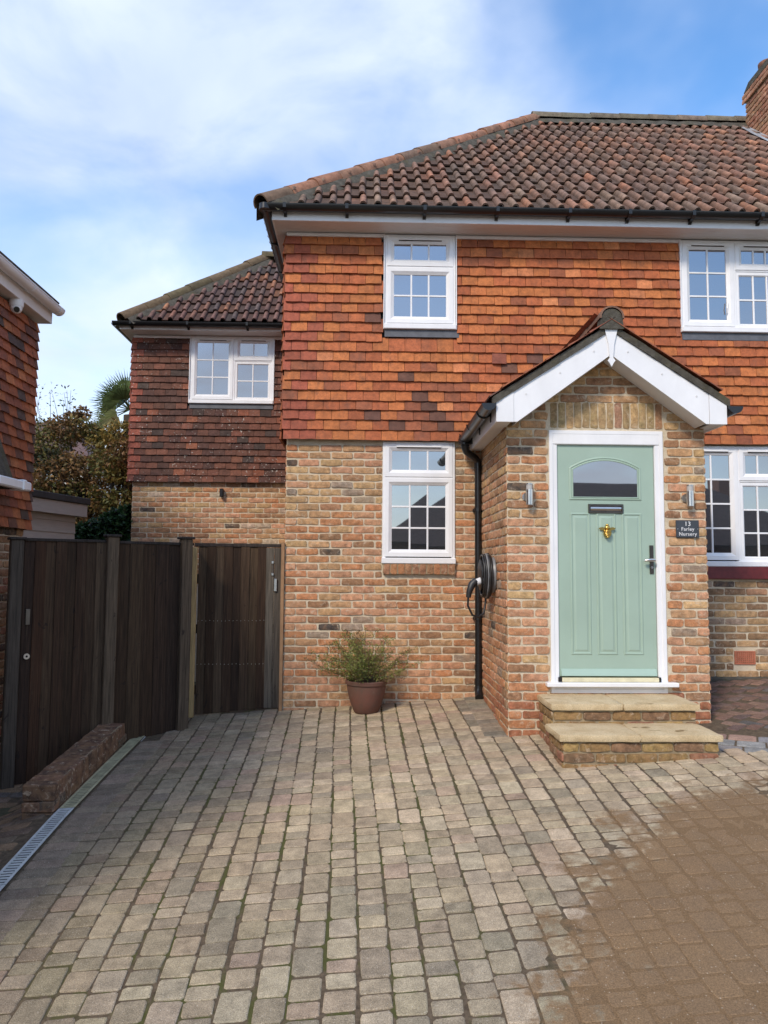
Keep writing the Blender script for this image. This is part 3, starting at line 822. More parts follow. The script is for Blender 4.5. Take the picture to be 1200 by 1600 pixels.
# ------------------------------------------------------------------ windows
def bars_and_panes(par, x0, x1, z0, z1, cols, rows, y):
    """glazing bars proud of the glass, one pane per cell"""
    b = .018; mb = MB()
    xs = [x0+(x1-x0)*i/cols for i in range(cols+1)]; zs = [z0+(z1-z0)*i/rows for i in range(rows+1)]
    for x in xs[1:-1]: mb.bbox(x-b/2, x+b/2, y-.010, y+.004, z0-.004, z1+.004, .003)
    for z in zs[1:-1]: mb.bbox(x0-.004, x1+.004, y-.0085, y+.003, z-b/2, z+b/2, .003)
    if mb.v: mb.build('glazing_bar', WHITE, par)
    for i in range(cols):
        for k in range(rows):
            m_ = MB(); t1, t2 = RND.uniform(-.0011, .0011), RND.uniform(-.0011, .0011)
            a, c, d, e = xs[i]-.002, xs[i+1]+.002, zs[k]-.002, zs[k+1]+.002
            m_.add([(a, y+t1, d), (c, y-t1, d), (c, y-t1+t2, e), (a, y+t1+t2, e), (a, y+.02, d), (c, y+.02, d), (c, y+.02, e), (a, y+.02, e)],
                   [(0, 1, 2, 3), (4, 7, 6, 5), (0, 4, 5, 1), (3, 2, 6, 7), (0, 3, 7, 4), (1, 5, 6, 2)])
            m_.build('pane', GLASS, par)
def sash(par, x0, x1, z0, z1, y, w, cols, rows, vent=False):
    prof = [(0, y+.03), (0, y-.010), (.004, y-.014), (w*.55, y-.014), (w*.62, y-.010), (w-.004, y+.002), (w, y+.006), (w, y+.03)]
    mb = MB(); mb.ring(x0, x1, z0, z1, prof); o = mb.build('sash', WHITE, par, smooth=20.0)
    bars_and_panes(par, x0+w, x1-w, z0+w, z1-w, cols, rows, y+.014)
    if vent:
        m_ = MB(); cxm = (x0+x1)/2; l = (x1-x0)*.33
        m_.bbox(cxm-l, cxm+l, y-.0235, y-.0145, z1-w*.52, z1-w*.27, .002); m_.build('trickle_vent', WHITE, par)
        m_ = MB(); m_.box(cxm-l*.98, cxm+l*.98, y-.0165, y-.0142, z1-w*.64, z1-w*.525); m_.build('vent_slot', DARK, par)
    return o
def fixed(par, x0, x1, z0, z1, y, w, cols, rows):
    prof = [(0, y+.03), (0, y+.001), (w-.012, y+.001), (w, y+.012), (w, y+.03)]
    mb = MB(); mb.ring(x0, x1, z0, z1, prof); mb.build('bead', WHITE, par, smooth=20.0)
    bars_and_panes(par, x0+w, x1-w, z0+w, z1-w, cols, rows, y+.016)
def window(parent, rect, y, lights, label, mull=(), sill=.05, hid=0):
    """lights: (kind, x0, x1, z0, z1, cols, rows, vent) in metres inside rect"""
    x0, x1, z0, z1 = rect
    mb = MB()
    mb.ring(x0, x1, z0, z1, [(0, y+.07), (0, y-.004), (.004, y-.008), (.030, y-.008), (.036, y+.002), (.036, y+.07)])
    for (a, b, c, d) in mull: mb.bbox(a, b, y-.006, y+.06, c, d, .004)
    o = mb.build('window', WHITE, parent, smooth=20.0); o['label'] = label
    m_ = MB(); m_.bbox(x0-.006, x1+.006, y-.040, y+.04, z0-.004, z0+sill, .006); m_.build('sill', WHITE, o)
    for (kd, a, b, c, d, cl, rw, vt) in lights:
        if kd == 's': sash(o, a, b, c, d, y, .074, cl, rw, vt)
        else: fixed(o, a, b, c, d, y, .05, cl, rw)
    m_ = MB(); m_.box(x0+.03, x1-.03, y+.05, y+.06, z0+.03, z1-.03); m_.build('blind', DARK, o)  # unlit room painted as a near-black sheet behind the glass
    return o
yW = -.052
x0, x1, z0, z1 = W1
window(upper_wall, W1, yW, [('s', x0+.022, x1-.022, z0+.66, z1-.022, 3, 1, True), ('s', x0+.022, x1-.022, z0+.062, z0+.648, 3, 2, False)], 'small upper window above the lower small window', [(x0+.03, x1-.03, z0+.640, z0+.668)])
x0, x1, z0, z1 = W2
window(main_wall, W2, -.012, [('s', x0+.022, x1-.022, z0+.872, z1-.022, 3, 1, True), ('s', x0+.022, x1-.022, z0+.066, z0+.862, 3, 3, False)], 'small ground floor window over brick sill', [(x0+.03, x1-.03, z0+.852, z0+.882)], sill=.055)
def wide(parent, w, y, label, rows_c, rows_f, hf, side=.56):
    x0, x1, z0, z1 = w; a, b = x0+side, x1-side
    ls = [('s', x0+.022, a-.004, z0+.062, z1-.022, 2, rows_c, True), ('s', b+.004, x1-.022, z0+.062, z1-.022, 2, rows_c, True),
          ('s', a+.014, b-.014, z0+hf+.01, z1-.022, 3, 1, True), ('f', a+.012, b-.012, z0+.05, z0+hf, 3, rows_f, False)]
    return window(parent, w, y, ls, label, [(a-.012, a+.022, z0+.03, z1-.03), (b-.022, b+.012, z0+.03, z1-.03), (a+.02, b-.02, z0+hf-.006, z0+hf+.022)])
def wide2(parent, w, y, label, rows_c, rows_f, hf, side):
    x0, x1, z0, z1 = w; a = x0+side
    ls = [('s', x0+.022, a-.004, z0+.062, z1-.022, 2, rows_c, True), ('s', a+.014, x1-.022, z0+hf+.01, z1-.022, 2, 1, True), ('f', a+.012, x1-.03, z0+.05, z0+hf, 2, rows_f, False)]
    return window(parent, w, y, ls, label, [(a-.012, a+.022, z0+.03, z1-.03), (a+.02, x1-.03, z0+hf-.006, z0+hf+.022)])
w3 = wide(upper_wall, W3, yW, 'wide upper window with small top opener', 3, 2, .655)
w4 = wide(main_wall, W4, -.012, 'wide ground floor window above red painted sill', 4, 3, .865)
w5 = wide2(wing_upper, W5, WY-.052, 'two light window of the side wing', 3, 2, .64, .635)
# catch handle of the upper wide window
mb = MB(); mb.tube([(3.745, yW-.012, 4.17), (3.742, yW-.022, 4.22), (3.752, yW-.016, 4.29)], .006, 6); mb.build('catch_handle', WHITE, w3)
# white painted reveal above windows and trims below the soffit
for (par, y, a, b, z) in ((upper_wall, -.062, XL-.03, W1[0]-.004, 4.925), (upper_wall, -.062, W1[1]+.004, W3[0]-.004, 4.925), (upper_wall, -.062, W3[1]+.004, XR, 4.925),
                          (wing_upper, WY-.062, WXL-.04, W5[0]-.004, 4.905), (wing_upper, WY-.062, W5[1]+.004, XL-.02, 4.905)):
    mb = MB(); mb.bbox(a, b, y, y+.06, z-.012, z+.024, .004); mb.build('trim', WHITE, par)
for (par, w, y) in ((upper_wall, W1, -.06), (upper_wall, W3, -.06), (wing_upper, W5, WY-.06)):
    mb = MB()
    for xx in (w[0]-.012, w[1]+.002): mb.box(xx, xx+.010, y-.018, y+.05, w[2]-.002, w[3])
    mb.build('window_trim', WHITE, par)

# red painted sill under the wide ground floor window
mb = MB(); mb.bbox(W4[0]-.05, W4[1]+.05, -.055, .02, 1.425, 1.548, .006); mb.build('window_sill', RED, main_wall)
# terracotta air brick with square holes
mb = MB(); mb.ring(3.751, 3.963, .570, .703, [(0, .02), (0, -.012), (.012, -.012), (.012, .02)])
nx, nz_ = 9, 6
for i in range(nx+1):
    x = 3.762+(3.952-3.762)*i/nx; mb.box(x-.0055, x+.0055, -.011, .012, .58, .693)
for k in range(nz_+1):
    z = .581+(.692-.581)*k/nz_; mb.box(3.762, 3.952, -.0105, .0115, z-.0045, z+.0045)
ab = mb.build('air_brick', TERRA, main_wall)
mb = MB(); mb.box(3.757, 3.957, .004, .03, .576, .697); mb.build('vent_recess', DARK, ab)
# rendered plinth lip at the foot of the right wall
mb = MB(); mb.prism([(-.03, .25), (-.03, .43), (-.012, .447), (.0, .45), (.0, .25)], 'x', PR+.01, XR); mb.build('plinth', BED, main_wall)

# ------------------------------------------------------------------ eaves
def half_round(mb, p0, p1, r, n=10, thick=.003, up=Vector((0, 0, 1))):
    p0, p1 = Vector(p0), Vector(p1); t = (p1-p0).normalized(); s = t.cross(up).normalized()
    vs = []; 
    for p in (p0, p1):
        for rr in (r, r-thick):
            for k in range(n+1):
                a = pi*k/n; vs.append(p + s*cos(a)*rr - up*sin(a)*rr)
    m = n+1; fs = []
    for k in range(n):
        fs += [(k, k+1, 2*m+k+1, 2*m+k), (m+k+1, m+k, 3*m+k, 3*m+k+1), (k, m+k, m+k+1, k+1), (2*m+k, 2*m+k+1, 3*m+k+1, 3*m+k)]
    for k in (0, n): fs.append((k, 2*m+k, 3*m+k, m+k))
    mb.add(vs, fs)
def stop_end(mb, p, t, r, n=10, th=.006):
    p, t = Vector(p), Vector(t).normalized(); s = t.cross(Vector((0, 0, 1))).normalized(); vs = []
    for q in (p, p+t*th):
        for k in range(n+1):
            a = pi*k/n; vs.append(q+s*cos(a)*r-Vector((0, 0, 1))*sin(a)*r)
    m = n+1; fs = [tuple(range(m)), tuple(range(2*m-1, m-1, -1))]
    for k in range(n): fs.append((k, m+k, m+k+1, k+1))
    fs.append((0, n, m+n, m)); mb.add(vs, fs)

EV = [(-.3, 4.953, XL-.135)]
mb = MB(); mb.bbox(-.918, XR+.2, -.318, -.30, 4.953, 5.085, .003); mb.bbox(-.936, -.918, -.318, 3.18, 4.953, 5.085, .003)
mb.build('fascia', WHITE, house)
mb = MB(); mb.box(-.917, XR+.2, -.2995, .02, 4.956, 4.964); mb.box(-.917, XL+.01, .021, 3.49, 4.956, 4.964)
for k in range(5): mb.box(-.9165, XR+.2, -.30+.058*k, -.2965+.058*k, 4.9545, 4.9562)
mb.build('soffit', SOFFIT, house)
mb = MB(); half_round(mb, (-1.02, -.385, 5.073), (XR+.2, -.385, 5.073), .056); half_round(mb, (-.995, -.36, 5.072), (-.995, 3.1, 5.072), .056)
mb.tube([(-.995, -.385, 5.02), (-.995, -.385, 5.075)], .06, 12)
gut = mb.build('gutter', BLACK, house, smooth=40.0)
for x in (-.80, -.19, .58, 1.30, 2.02, 2.62, 3.26, 3.95, 4.65, 5.3):
    m_ = MB(); m_.prism([(-.445, 5.078), (-.440, 5.03), (-.40, 5.008), (-.345, 5.004), (-.332, 4.985), (-.318, 4.985), (-.318, 5.078), (-.33, 5.078), (-.34, 5.012), (-.40, 5.016), (-.434, 5.036), (-.438, 5.078)], 'x', x-.016, x+.016)
    m_.build('gutter_bracket', BLACK, gut)
for y in (.4, 1.2, 2.0):
    m_ = MB(); m_.prism([(-.945, 5.078), (-.937, 4.985), (-.955, 4.985), (-.97, 5.006), (-1.03, 5.012), (-1.056, 5.078), (-1.048, 5.078), (-1.02, 5.018)], 'y', y-.016, y+.016)
    m_.build('gutter_bracket', BLACK, gut)
# wing eaves
mb = MB(); mb.bbox(-3.53, -.937, 3.182, 3.20, 4.935, 5.03, .003); mb.bbox(-3.548, -3.53, 3.182, 8.0, 4.935, 5.03, .003); mb.build('fascia', WHITE, house)
mb = MB(); mb.box(-3.53, -.80, 3.2005, WY+.02, 4.938, 4.946); mb.box(-3.53, WXL+.01, WY+.021, 8.0, 4.938, 4.946); mb.build('soffit', SOFFIT, house)
mb = MB(); half_round(mb, (-3.62, 3.115, 5.02), (-.80, 3.115, 5.02), .056); half_round(mb, (-3.60, 3.14, 5.019), (-3.60, 8.0, 5.019), .056)
g2 = mb.build('gutter', BLACK, house, smooth=40.0)
for x in (-3.36, -2.55, -1.70, -1.0):
    m_ = MB(); m_.prism([(3.055, 5.025), (3.06, 4.98), (3.10, 4.955), (3.155, 4.952), (3.168, 4.935), (3.182, 4.935), (3.182, 5.025), (3.17, 5.025), (3.16, 4.962), (3.10, 4.964), (3.064, 4.984), (3.062, 5.025)], 'x', x-.016, x+.016)
    m_.build('gutter_bracket', BLACK, g2)

# ------------------------------------------------------------------ roofs
def rooftile_piece():
    j = lambda a: RND.uniform(-a, a)
    prof = [(-.080, .004), (-.035, 0), (.004, .001), (.008, .022), (.022, .041), (.041, .047), (.060, .041), (.074, .022), (.078, .002)]
    n = len(prof); vs = []; e = j(.003)
    for x, z in prof: vs.append((x, e, z+.036))
    for x, z in prof: vs.append((x, .20, z+.020))
    for x, z in prof: vs.append((x, .385, z))
    for x, z in prof: vs.append((x, e+.003, z+.016))
    fs = []
    for r_ in (0, 1):
        for k in range(n-1): fs.append((r_*n+k, r_*n+k+1, (r_+1)*n+k+1, (r_+1)*n+k))
    for k in range(n-1): fs.append((3*n+k, 3*n+k+1, k+1, k))
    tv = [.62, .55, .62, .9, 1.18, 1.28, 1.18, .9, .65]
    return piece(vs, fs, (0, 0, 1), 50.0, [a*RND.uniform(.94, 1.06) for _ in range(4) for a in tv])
RT = [rooftile_piece() for _ in range(8)]
def col_roof(x, s):
    right = min(1, max(0, (x-1.0)/3.2))
    return pick([(3, (.205, .120, .085)), (2.4, (.185, .118, .088)), (1.2+right*2, (.245, .128, .085)), (.12+right*1.2, (.31, .145, .085)), (.8, (.22, .145, .105)), (.3, (.16, .11, .085))])
def col_roof2(x, s): return pick([(3, (.16, .085, .068)), (2, (.13, .08, .07)), (1, (.21, .10, .07)), (.3, (.3, .13, .07)), (1, (.10, .075, .068))])
def roof_face(P, parent, e0, run, pitch, rows, xhip, x1, colf, sp=.152, xhip1=None):
    """e0 = (y, z) eave; tiles run up +y; xhip(y) gives the left limit"""
    sl = run/cos(pitch); g = sl/rows
    R_ = Matrix.Rotation(pitch, 4, 'X')
    for r_ in range(rows):
        s = g*r_; y = e0[0]+s*cos(pitch); z = e0[1]+s*sin(pitch)
        ymid = e0[0]+(s+g*.5)*cos(pitch)
        k = 0; off = RND.uniform(-.006, .006)
        n = int((x1+4)/sp)
        for k in range(n):
            x = x1-.08-k*sp+off
            if x < xhip(ymid)+.055: break
            sz = g*1.16/.385
            m = Matrix.Translation((x+RND.uniform(-.003, .003), y, z+RND.uniform(-.003, .004))) @ R_ @ Matrix.Rotation(RND.uniform(-.010, .010), 4, 'Z') @ Matrix.Rotation(RND.uniform(-.02, .02), 4, 'Y') @ Matrix.Diagonal((1, sz, 1, 1))
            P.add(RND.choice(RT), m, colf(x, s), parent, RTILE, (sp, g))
HIP_C = Vector((-1.02, -.36, 5.06)); HP = radians(41.3); RUN = 3.54
apex = HIP_C + Vector((RUN, RUN, RUN*math.tan(HP)))
mb = MB()
ez = HIP_C.z-.02
mb.add([(HIP_C.x, HIP_C.y, ez), (XR+.3, HIP_C.y, ez), (XR+.3, apex.y, apex.z-.02), (apex.x, apex.y, apex.z-.02), (HIP_C.x, 2*apex.y-HIP_C.y, ez), (XR+.3, 2*apex.y-HIP_C.y, ez)],
       [(0, 1, 2, 3), (4, 0, 3), (5, 4, 3, 2), (1, 5, 2), (0, 4, 5, 1)])
roof = mb.build('roof', FELT, house)
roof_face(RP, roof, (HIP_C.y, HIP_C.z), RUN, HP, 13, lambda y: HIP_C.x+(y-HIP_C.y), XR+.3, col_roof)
# side slope seen only from the left: same tiles turned to face -x
def roof_side(P, parent, xe, z, run, pitch, rows, ylo, yhi, colf, sp=.152):
    sl = run/cos(pitch); g = sl/rows
    R_ = Matrix.Rotation(radians(-90), 4, 'Z') @ Matrix.Rotation(pitch, 4, 'X')
    for r_ in range(rows):
        s = g*r_; x = xe+s*cos(pitch); zz_ = z+s*sin(pitch); d = (s+g*.5)*cos(pitch)
        y = ylo+d+.08
        while y < yhi-d-.05:
            P.add(RND.choice(RT), Matrix.Translation((x, y, zz_)) @ R_ @ Matrix.Rotation(RND.uniform(-.012, .012), 4, 'Y') @ Matrix.Diagonal((1, g*1.16/.385, 1, 1)), colf(2, s), parent, RTILE, (sp, g))
            y += sp
roof_side(RP, roof, HIP_C.x, HIP_C.z, RUN, HP, 13, HIP_C.y, 2*apex.y-HIP_C.y, col_roof)
def half_tiles(parent, a, b, r, seg, name, colf, up=None):
    """half-round capping tiles laid end to end from a to b"""
    a, b = Vector(a), Vector(b); t = (b-a).normalized(); s = t.cross(Vector((0, 0, 1))).normalized(); u = s.cross(t).normalized()
    ln = (b-a).length; n = max(1, round(ln/seg)); g = ln/n
    for i in range(n):
        m_ = MB(); vs = []; K = 10; jr = RND.uniform(-.006, .006)
        for (d, rr) in ((g*i-.03, r+.010), (g*(i+1), r)):
            for k in range(K+1):
                an = -0.12+(pi+.24)*k/K; c_ = a+t*d; vs.append(c_+s*cos(an)*rr+u*(sin(an)*rr*.92+jr))
        for (d, rr) in ((g*i-.03, r-.006),):
            for k in range(K+1):
                an = -0.12+(pi+.24)*k/K; vs.append(a+t*d+s*cos(an)*rr+u*(sin(an)*rr*.92+jr))
        m1 = K+1; fs = [(k, k+1, m1+k+1, m1+k) for k in range(K)] + [(2*m1+k, 2*m1+k+1, k+1, k) for k in range(K)]
        c = colf(i/n); m_.add(vs, fs)
        o = m_.build(name, CAPT, parent, smooth=50.0); o.color = (*c, 1)
def bed_strip(parent, a, b, w, lift, thick=.05):
    a, b = Vector(a), Vector(b); t = (b-a).normalized(); s = t.cross(Vector((0, 0, 1))).normalized(); u = s.cross(t).normalized()
    n = max(4, int((b-a).length/.12)); m_ = MB(); vs = []; fs = []
    for i in range(n+1):
        p = a+(b-a)*(i/n); q = w*(1+RND.uniform(-.12, .12)); q2 = w*(1+RND.uniform(-.12, .12))
        vs += [p+s*q-u*(lift+.06), p+s*q*.62-u*(lift-.045), p+u*.05, p-s*q2*.62-u*(lift-.045), p-s*q2-u*(lift+.06)]
    for i in range(n):
        for k in range(4): fs.append((i*5+k, i*5+k+1, (i+1)*5+k+1, (i+1)*5+k))
    m_.add(vs, fs); return m_.build('bedding', BED, parent, smooth=60.0)
hipcol = lambda f: pick([(3, (.34, .165, .10)), (2, (.28, .15, .095)), (1.0, (.20, .13, .09))])
gcol = lambda f: pick([(3, (.17, .145, .105)), (2, (.21, .16, .12)), (1, (.25, .155, .11))])
half_tiles(roof, HIP_C+Vector((.0, .0, .040)), apex+Vector((0, 0, .060)), .098, .40, 'hip_tile', hipcol)
bed_strip(roof, HIP_C+Vector((.0, .0, .045)), apex+Vector((0, 0, .05)), .175, .06)
half_tiles(roof, apex+Vector((-.03, 0, .055)), (XR+.3, apex.y, apex.z+.06), .115, .42, 'ridge_tile', gcol)
bed_strip(roof, apex+Vector((-.05, 0, .04)), (XR+.3, apex.y, apex.z+.05), .20, .075)
# wing roof
WC = Vector((-3.48, 3.125, 5.03)); WP = radians(42.6); WR = 1.79
wa = WC+Vector((WR, WR, WR*math.tan(WP)))
mb = MB()
mb.add([(WC.x, WC.y, WC.z-.02), (XL-.02, WC.y, WC.z-.02), (XL-.02, wa.y, wa.z-.02), (wa.x, wa.y, wa.z-.02), (WC.x, 2*wa.y-WC.y, WC.z-.02), (XL-.02, 2*wa.y-WC.y, WC.z-.02)],
       [(0, 1, 2, 3), (4, 0, 3), (5, 4, 3, 2), (1, 5, 2), (0, 4, 5, 1)])
wroof = mb.build('wing_roof', FELT, house)
roof_face(RP, wroof, (WC.y, WC.z), WR, WP, 8, lambda y: WC.x+(y-WC.y), XL-.03, col_roof2, sp=.150)
roof_side(RP, wroof, WC.x, WC.z, WR, WP, 8, WC.y, 2*wa.y-WC.y, col_roof2)
moss = lambda f: pick([(3, (.125, .10, .055)), (2, (.17, .12, .07)), (1, (.24, .12, .07))])
half_tiles(wroof, WC+Vector((.0, .0, .035)), wa+Vector((0, 0, .055)), .10, .42, 'hip_tile', moss)
bed_strip(wroof, WC+Vector((0, 0, .04)), wa+Vector((0, 0, .045)), .18, .06)
half_tiles(wroof, wa+Vector((-.03, 0, .07)), (XL-.05, wa.y, wa.z+.075), .115, .42, 'ridge_tile', moss)

# ------------------------------------------------------------------ chimney
chx, chy0, chy1, chz = 5.66, 2.30, 3.05, 8.66
mb = MB(); mb.box(chx+.01, chx+1.0, chy0+.01, chy1-.01, 6.5, chz-.02)
mb.box(chx-.03, chx+1.04, chy0-.03, chy1+.03, chz-.165, chz-.08)
chim = mb.build('chimney', MORTAR, house)
wall_bricks(BP, chim, (chx, 0, 0), -90, -chy1, -chy0, 7.5, chz-.16, [], col_chim, 0)
wall_bricks(BP, chim, (chx-.035, 0, 0), -90, -chy1-.035, -chy0+.035, chz-.17, chz+.0, [], col_chim, 1)
wall_bricks(BP, chim, (0, chy0, 0), 0, chx, chx+1.0, 7.2, chz-.16, [], col_chim, 0)
mb = MB(); mb.prism([(chy0-.02, chz-.02), (chy1+.02, chz-.02), (chy1-.12, chz+.07), (chy0+.12, chz+.07)], 'x', chx-.02, chx+1.02); mb.build('flaunching', BED, chim)
for (x, y) in ((chx+.22, chy1-.22), (chx+.22, chy0+.2), (chx+.72, chy1-.24)):
    m_ = MB(); m_.lathe([(.10, 0), (.125, .02), (.115, .06), (.10, .20), (.125, .23), (.128, .27), (.10, .275), (.085, .1)], (x, y, chz+.03), 18)
    m_.build('chimney_pot', plain('old_terracotta', (.24, .115, .075), .9, var=.35, vscale=14), chim, smooth=50.0)
mb = MB(); mb.add([(chx-.16, 1.95, 7.30), (chx+1.1, 1.95, 7.30), (chx+1.1, 2.32, 7.72), (chx-.16, 2.75, 8.03), (chx-.16, 2.2, 7.53)], [(0, 1, 2, 3, 4)])
vs = []
for (x, y) in [(chx-.14, 2.95), (chx-.17, 2.6), (chx-.16, 2.2), (chx-.15, 2.0), (chx+1.1, 2.0), (chx+1.1, 2.32), (chx+.02, 2.32), (chx+.02, 2.95)]:
    vs.append((x, y, HIP_C.z+(y-HIP_C.y)*math.tan(HP)+.085))
mb = MB(); mb.add(vs, [(0, 1, 2, 3, 6, 7), (3, 4, 5, 6)]); mb.build('lead_flashing', plain('pale_lead', (.30, .32, .34), .6, var=.3, vscale=9), chim)

# ------------------------------------------------------------------ porch roof
RX, RZ = 2.012, 3.50            # ridge line of the roof plane
PSL = .645; YF = -1.60
def rz(x): return RZ-PSL*abs(x-RX)
mb = MB()
for s in (-1, 1):
    xe = RX+s*.99
    mb.prism([(RX, RZ-.02), (xe, rz(xe)-.02), (xe, rz(xe)-.05), (RX, RZ-.05)], 'y', YF+.005, -.06)
proof = mb.build('porch_roof', FELT, house)
PT = Pieces('porch_tile', 'porch_tiling', 300)
def plain_tile():
    vs = [(-.081, -.0, .016), (.081, 0, .016), (.081, .25, .004), (-.081, .25, .004), (-.081, 0, .003), (.081, 0, .003)]
    return piece(vs, [(0, 1, 2, 3), (4, 5, 1, 0), (0, 3, 4), (1, 5, 2)], (0, 0, 1))
PTV = [plain_tile() for _ in range(2)]
th = math.atan(PSL)
for s in (-1, 1):
    nrow = 11; sl = .985/cos(th); g = sl/nrow
    for r_ in range(nrow):
        d = sl-g*r_; x = RX+s*d*cos(th); z = RZ-d*sin(th)
        y = YF-.025+(.081 if r_ % 2 == 0 else 0) + .0
        first = True
        while y < -.07:
            R_ = Matrix.Rotation(radians(90*s), 4, 'Z') @ Matrix.Rotation(th, 4, 'X')
            m = Matrix.Translation((x, y+.066, z+.042+RND.uniform(0, .004))) @ R_ @ Matrix.Rotation(RND.uniform(-.012, .012), 4, 'Y')
            PT.add(RND.choice(PTV), m, pick([(2, (.24, .085, .05)), (2, (.33, .11, .055)), (1, (.15, .075, .055))]), proof, TILE, (.16, g))
            y += .165
PT.emit(proof)
# mortar undercloak along the verge
mb = MB()
for s in (-1, 1):
    n = 14
    for i in range(n):
        a, b = .02+.95*i/n, .02+.95*(i+1)/n
        xa, xb = RX+s*a, RX+s*b; ja = .0+RND.uniform(-.004, .004)
        mb.prism([(xa, rz(xa)+.026+RND.uniform(-.003, .003)), (xb, rz(xb)+.026+RND.uniform(-.003, .003)), (xb, rz(xb)-.036), (xa, rz(xa)-.036)], 'y', YF-.016+ja, YF+.06)
mb.build('verge_mortar', BED, proof, smooth=30.0)
# ridge tiles with a mortar-filled end
half_tiles(proof, (RX, YF-.015, RZ+.060), (RX, -.05, RZ+.060), .092, .40, 'ridge_tile', lambda f: (.20, .115, .08))
m_ = MB(); pts = [(RX+cos(a)*.090, RZ+.052+sin(a)*.086) for a in [pi*k/12 for k in range(13)]]
m_.prism([(RX+.10, RZ-.03)]+pts+[(RX-.10, RZ-.03)], 'y', YF-.035, YF+.05); m_.build('ridge_end_mortar', BED, proof, smooth=30.0)
# barge boards, box ends, finial
for s in (-1, 1):
    xo = RX+s*.79; xi = RX
    m_ = MB()
    top = lambda x: rz(x)-.036
    m_.prism([(RX+s*.004, top(RX)-.0), (RX+s*.80, top(RX+s*.80)), (RX+s*.80, 2.700), (RX+s*.775, 2.700), (RX+s*.004, 3.262)], 'y', YF, YF+.02)
    m_.build('barge_board', WHITE, proof)
    m_ = MB(); m_.prism([(RX+s*.803, top(RX+s*.803)), (RX+s*.945, top(RX+s*.945)), (RX+s*.945, 2.698), (RX+s*.803, 2.698)], 'y', YF-.006, YF+.02); m_.build('box_end', WHITE, proof)
    # soffit boards under the verge, fascia and flat soffit along the eave
    m_ = MB(); m_.prism([(RX+s*.004, 3.262), (RX+s*.775, 2.703), (RX+s*.775, 2.72), (RX+s*.004, 3.28)], 'y', YF+.02, PY-.01); m_.build('verge_soffit', SOFFIT, proof)
    xa, xb = RX+s*.945, RX+s*.82
    m_ = MB(); m_.box(min(xa, xa-s*.018), max(xa, xa-s*.018), YF+.02, -.07, 2.698, 2.85); m_.build('fascia', WHITE, proof)
    m_ = MB(); m_.box(min(xa-s*.018, xb), max(xa-s*.018, xb), YF+.02, -.07, 2.702, 2.712); m_.build('soffit', SOFFIT, proof)
m_ = MB(); m_.prism([(RX-.052, 3.47), (RX+.052, 3.47), (RX+.024, 3.35), (RX+.014, 3.235), (RX+.032, 3.212), (RX+.016, 3.19), (RX, 3.16), (RX-.016, 3.19), (RX-.032, 3.212), (RX-.014, 3.235), (RX-.024, 3.35)], 'y', YF-.016, YF-.001)
m_.build('finial', WHITE, proof)
# screw caps on the barge boards
for s in (-1, 1):
    for d in (.14, .42, .70):
        x = RX+s*d; z = rz(x)-.12; m_ = MB()
        m_.tube([(x, YF-.004, z), (x, YF+.002, z)], .008, 8); m_.build('screw_cap', SOFFIT, proof)
# porch gutters
m_ = MB(); half_round(m_, (1.005, YF-.03, 2.842), (1.005, -.075, 2.815), .058); stop_end(m_, (1.005, YF-.03, 2.842), (0, -1, 0), .059)
pg = m_.build('porch_gutter', BLACK, house, smooth=40.0)
for y in (-1.35, -.75, -.25):
    m_ = MB(); m_.tube([(1.005+cos(a)*.062, y, 2.836+(-1.35-y)*-.018*0-sin(a)*.062) for a in [pi*k/8 for k in range(9)]], .007, 6); m_.bbox(1.058, 1.07, y-.015, y+.015, 2.74, 2.84, .003); m_.build('gutter_bracket', BLACK, pg)
m_ = MB(); half_round(m_, (3.02, YF-.03, 2.842), (3.02, -.075, 2.815), .058); stop_end(m_, (3.02, YF-.03, 2.842), (0, -1, 0), .059); m_.build('porch_gutter', BLACK, house, smooth=40.0)
# downpipe: outlet, swan neck, pipe, clips, shoe
dpx, dpy = 1.150, -.070
m_ = MB(); m_.tube([(1.005, -.17, 2.79), (1.005, -.17, 2.72), (1.02, -.155, 2.68), (dpx-.03, dpy-.03, 2.62), (dpx, dpy, 2.585), (dpx, dpy, 2.54)], [.045, .04, .036, .036, .038, .040], 12)
m_.tube([(1.005, -.17, 2.83), (1.005, -.17, 2.745)], .062, 12)
gb = gz(1.15, -.07)
m_.tube([(dpx, dpy, 2.56), (dpx, dpy, gb+.10)], .034, 14)
for z in (2.55, gb+.30, gb+.16): m_.tube([(dpx, dpy, z+.03), (dpx, dpy, z-.03)], .040, 14)
m_.tube([(dpx, dpy, gb+.12), (dpx, dpy-.01, gb+.06), (dpx-.005, dpy-.075, gb+.015)], [.038, .039, .041], 12)
dp = m_.build('downpipe', BLACK, house, smooth=40.0)
for z in (2.10, 1.02):
    m_ = MB(); m_.tube([(dpx, dpy, z+.016), (dpx, dpy, z-.016)], .043, 12); m_.bbox(dpx-.05, dpx+.06, dpy+.01, -.008, z-.014, z+.014, .003); m_.build('pipe_clip', BLACK, dp)

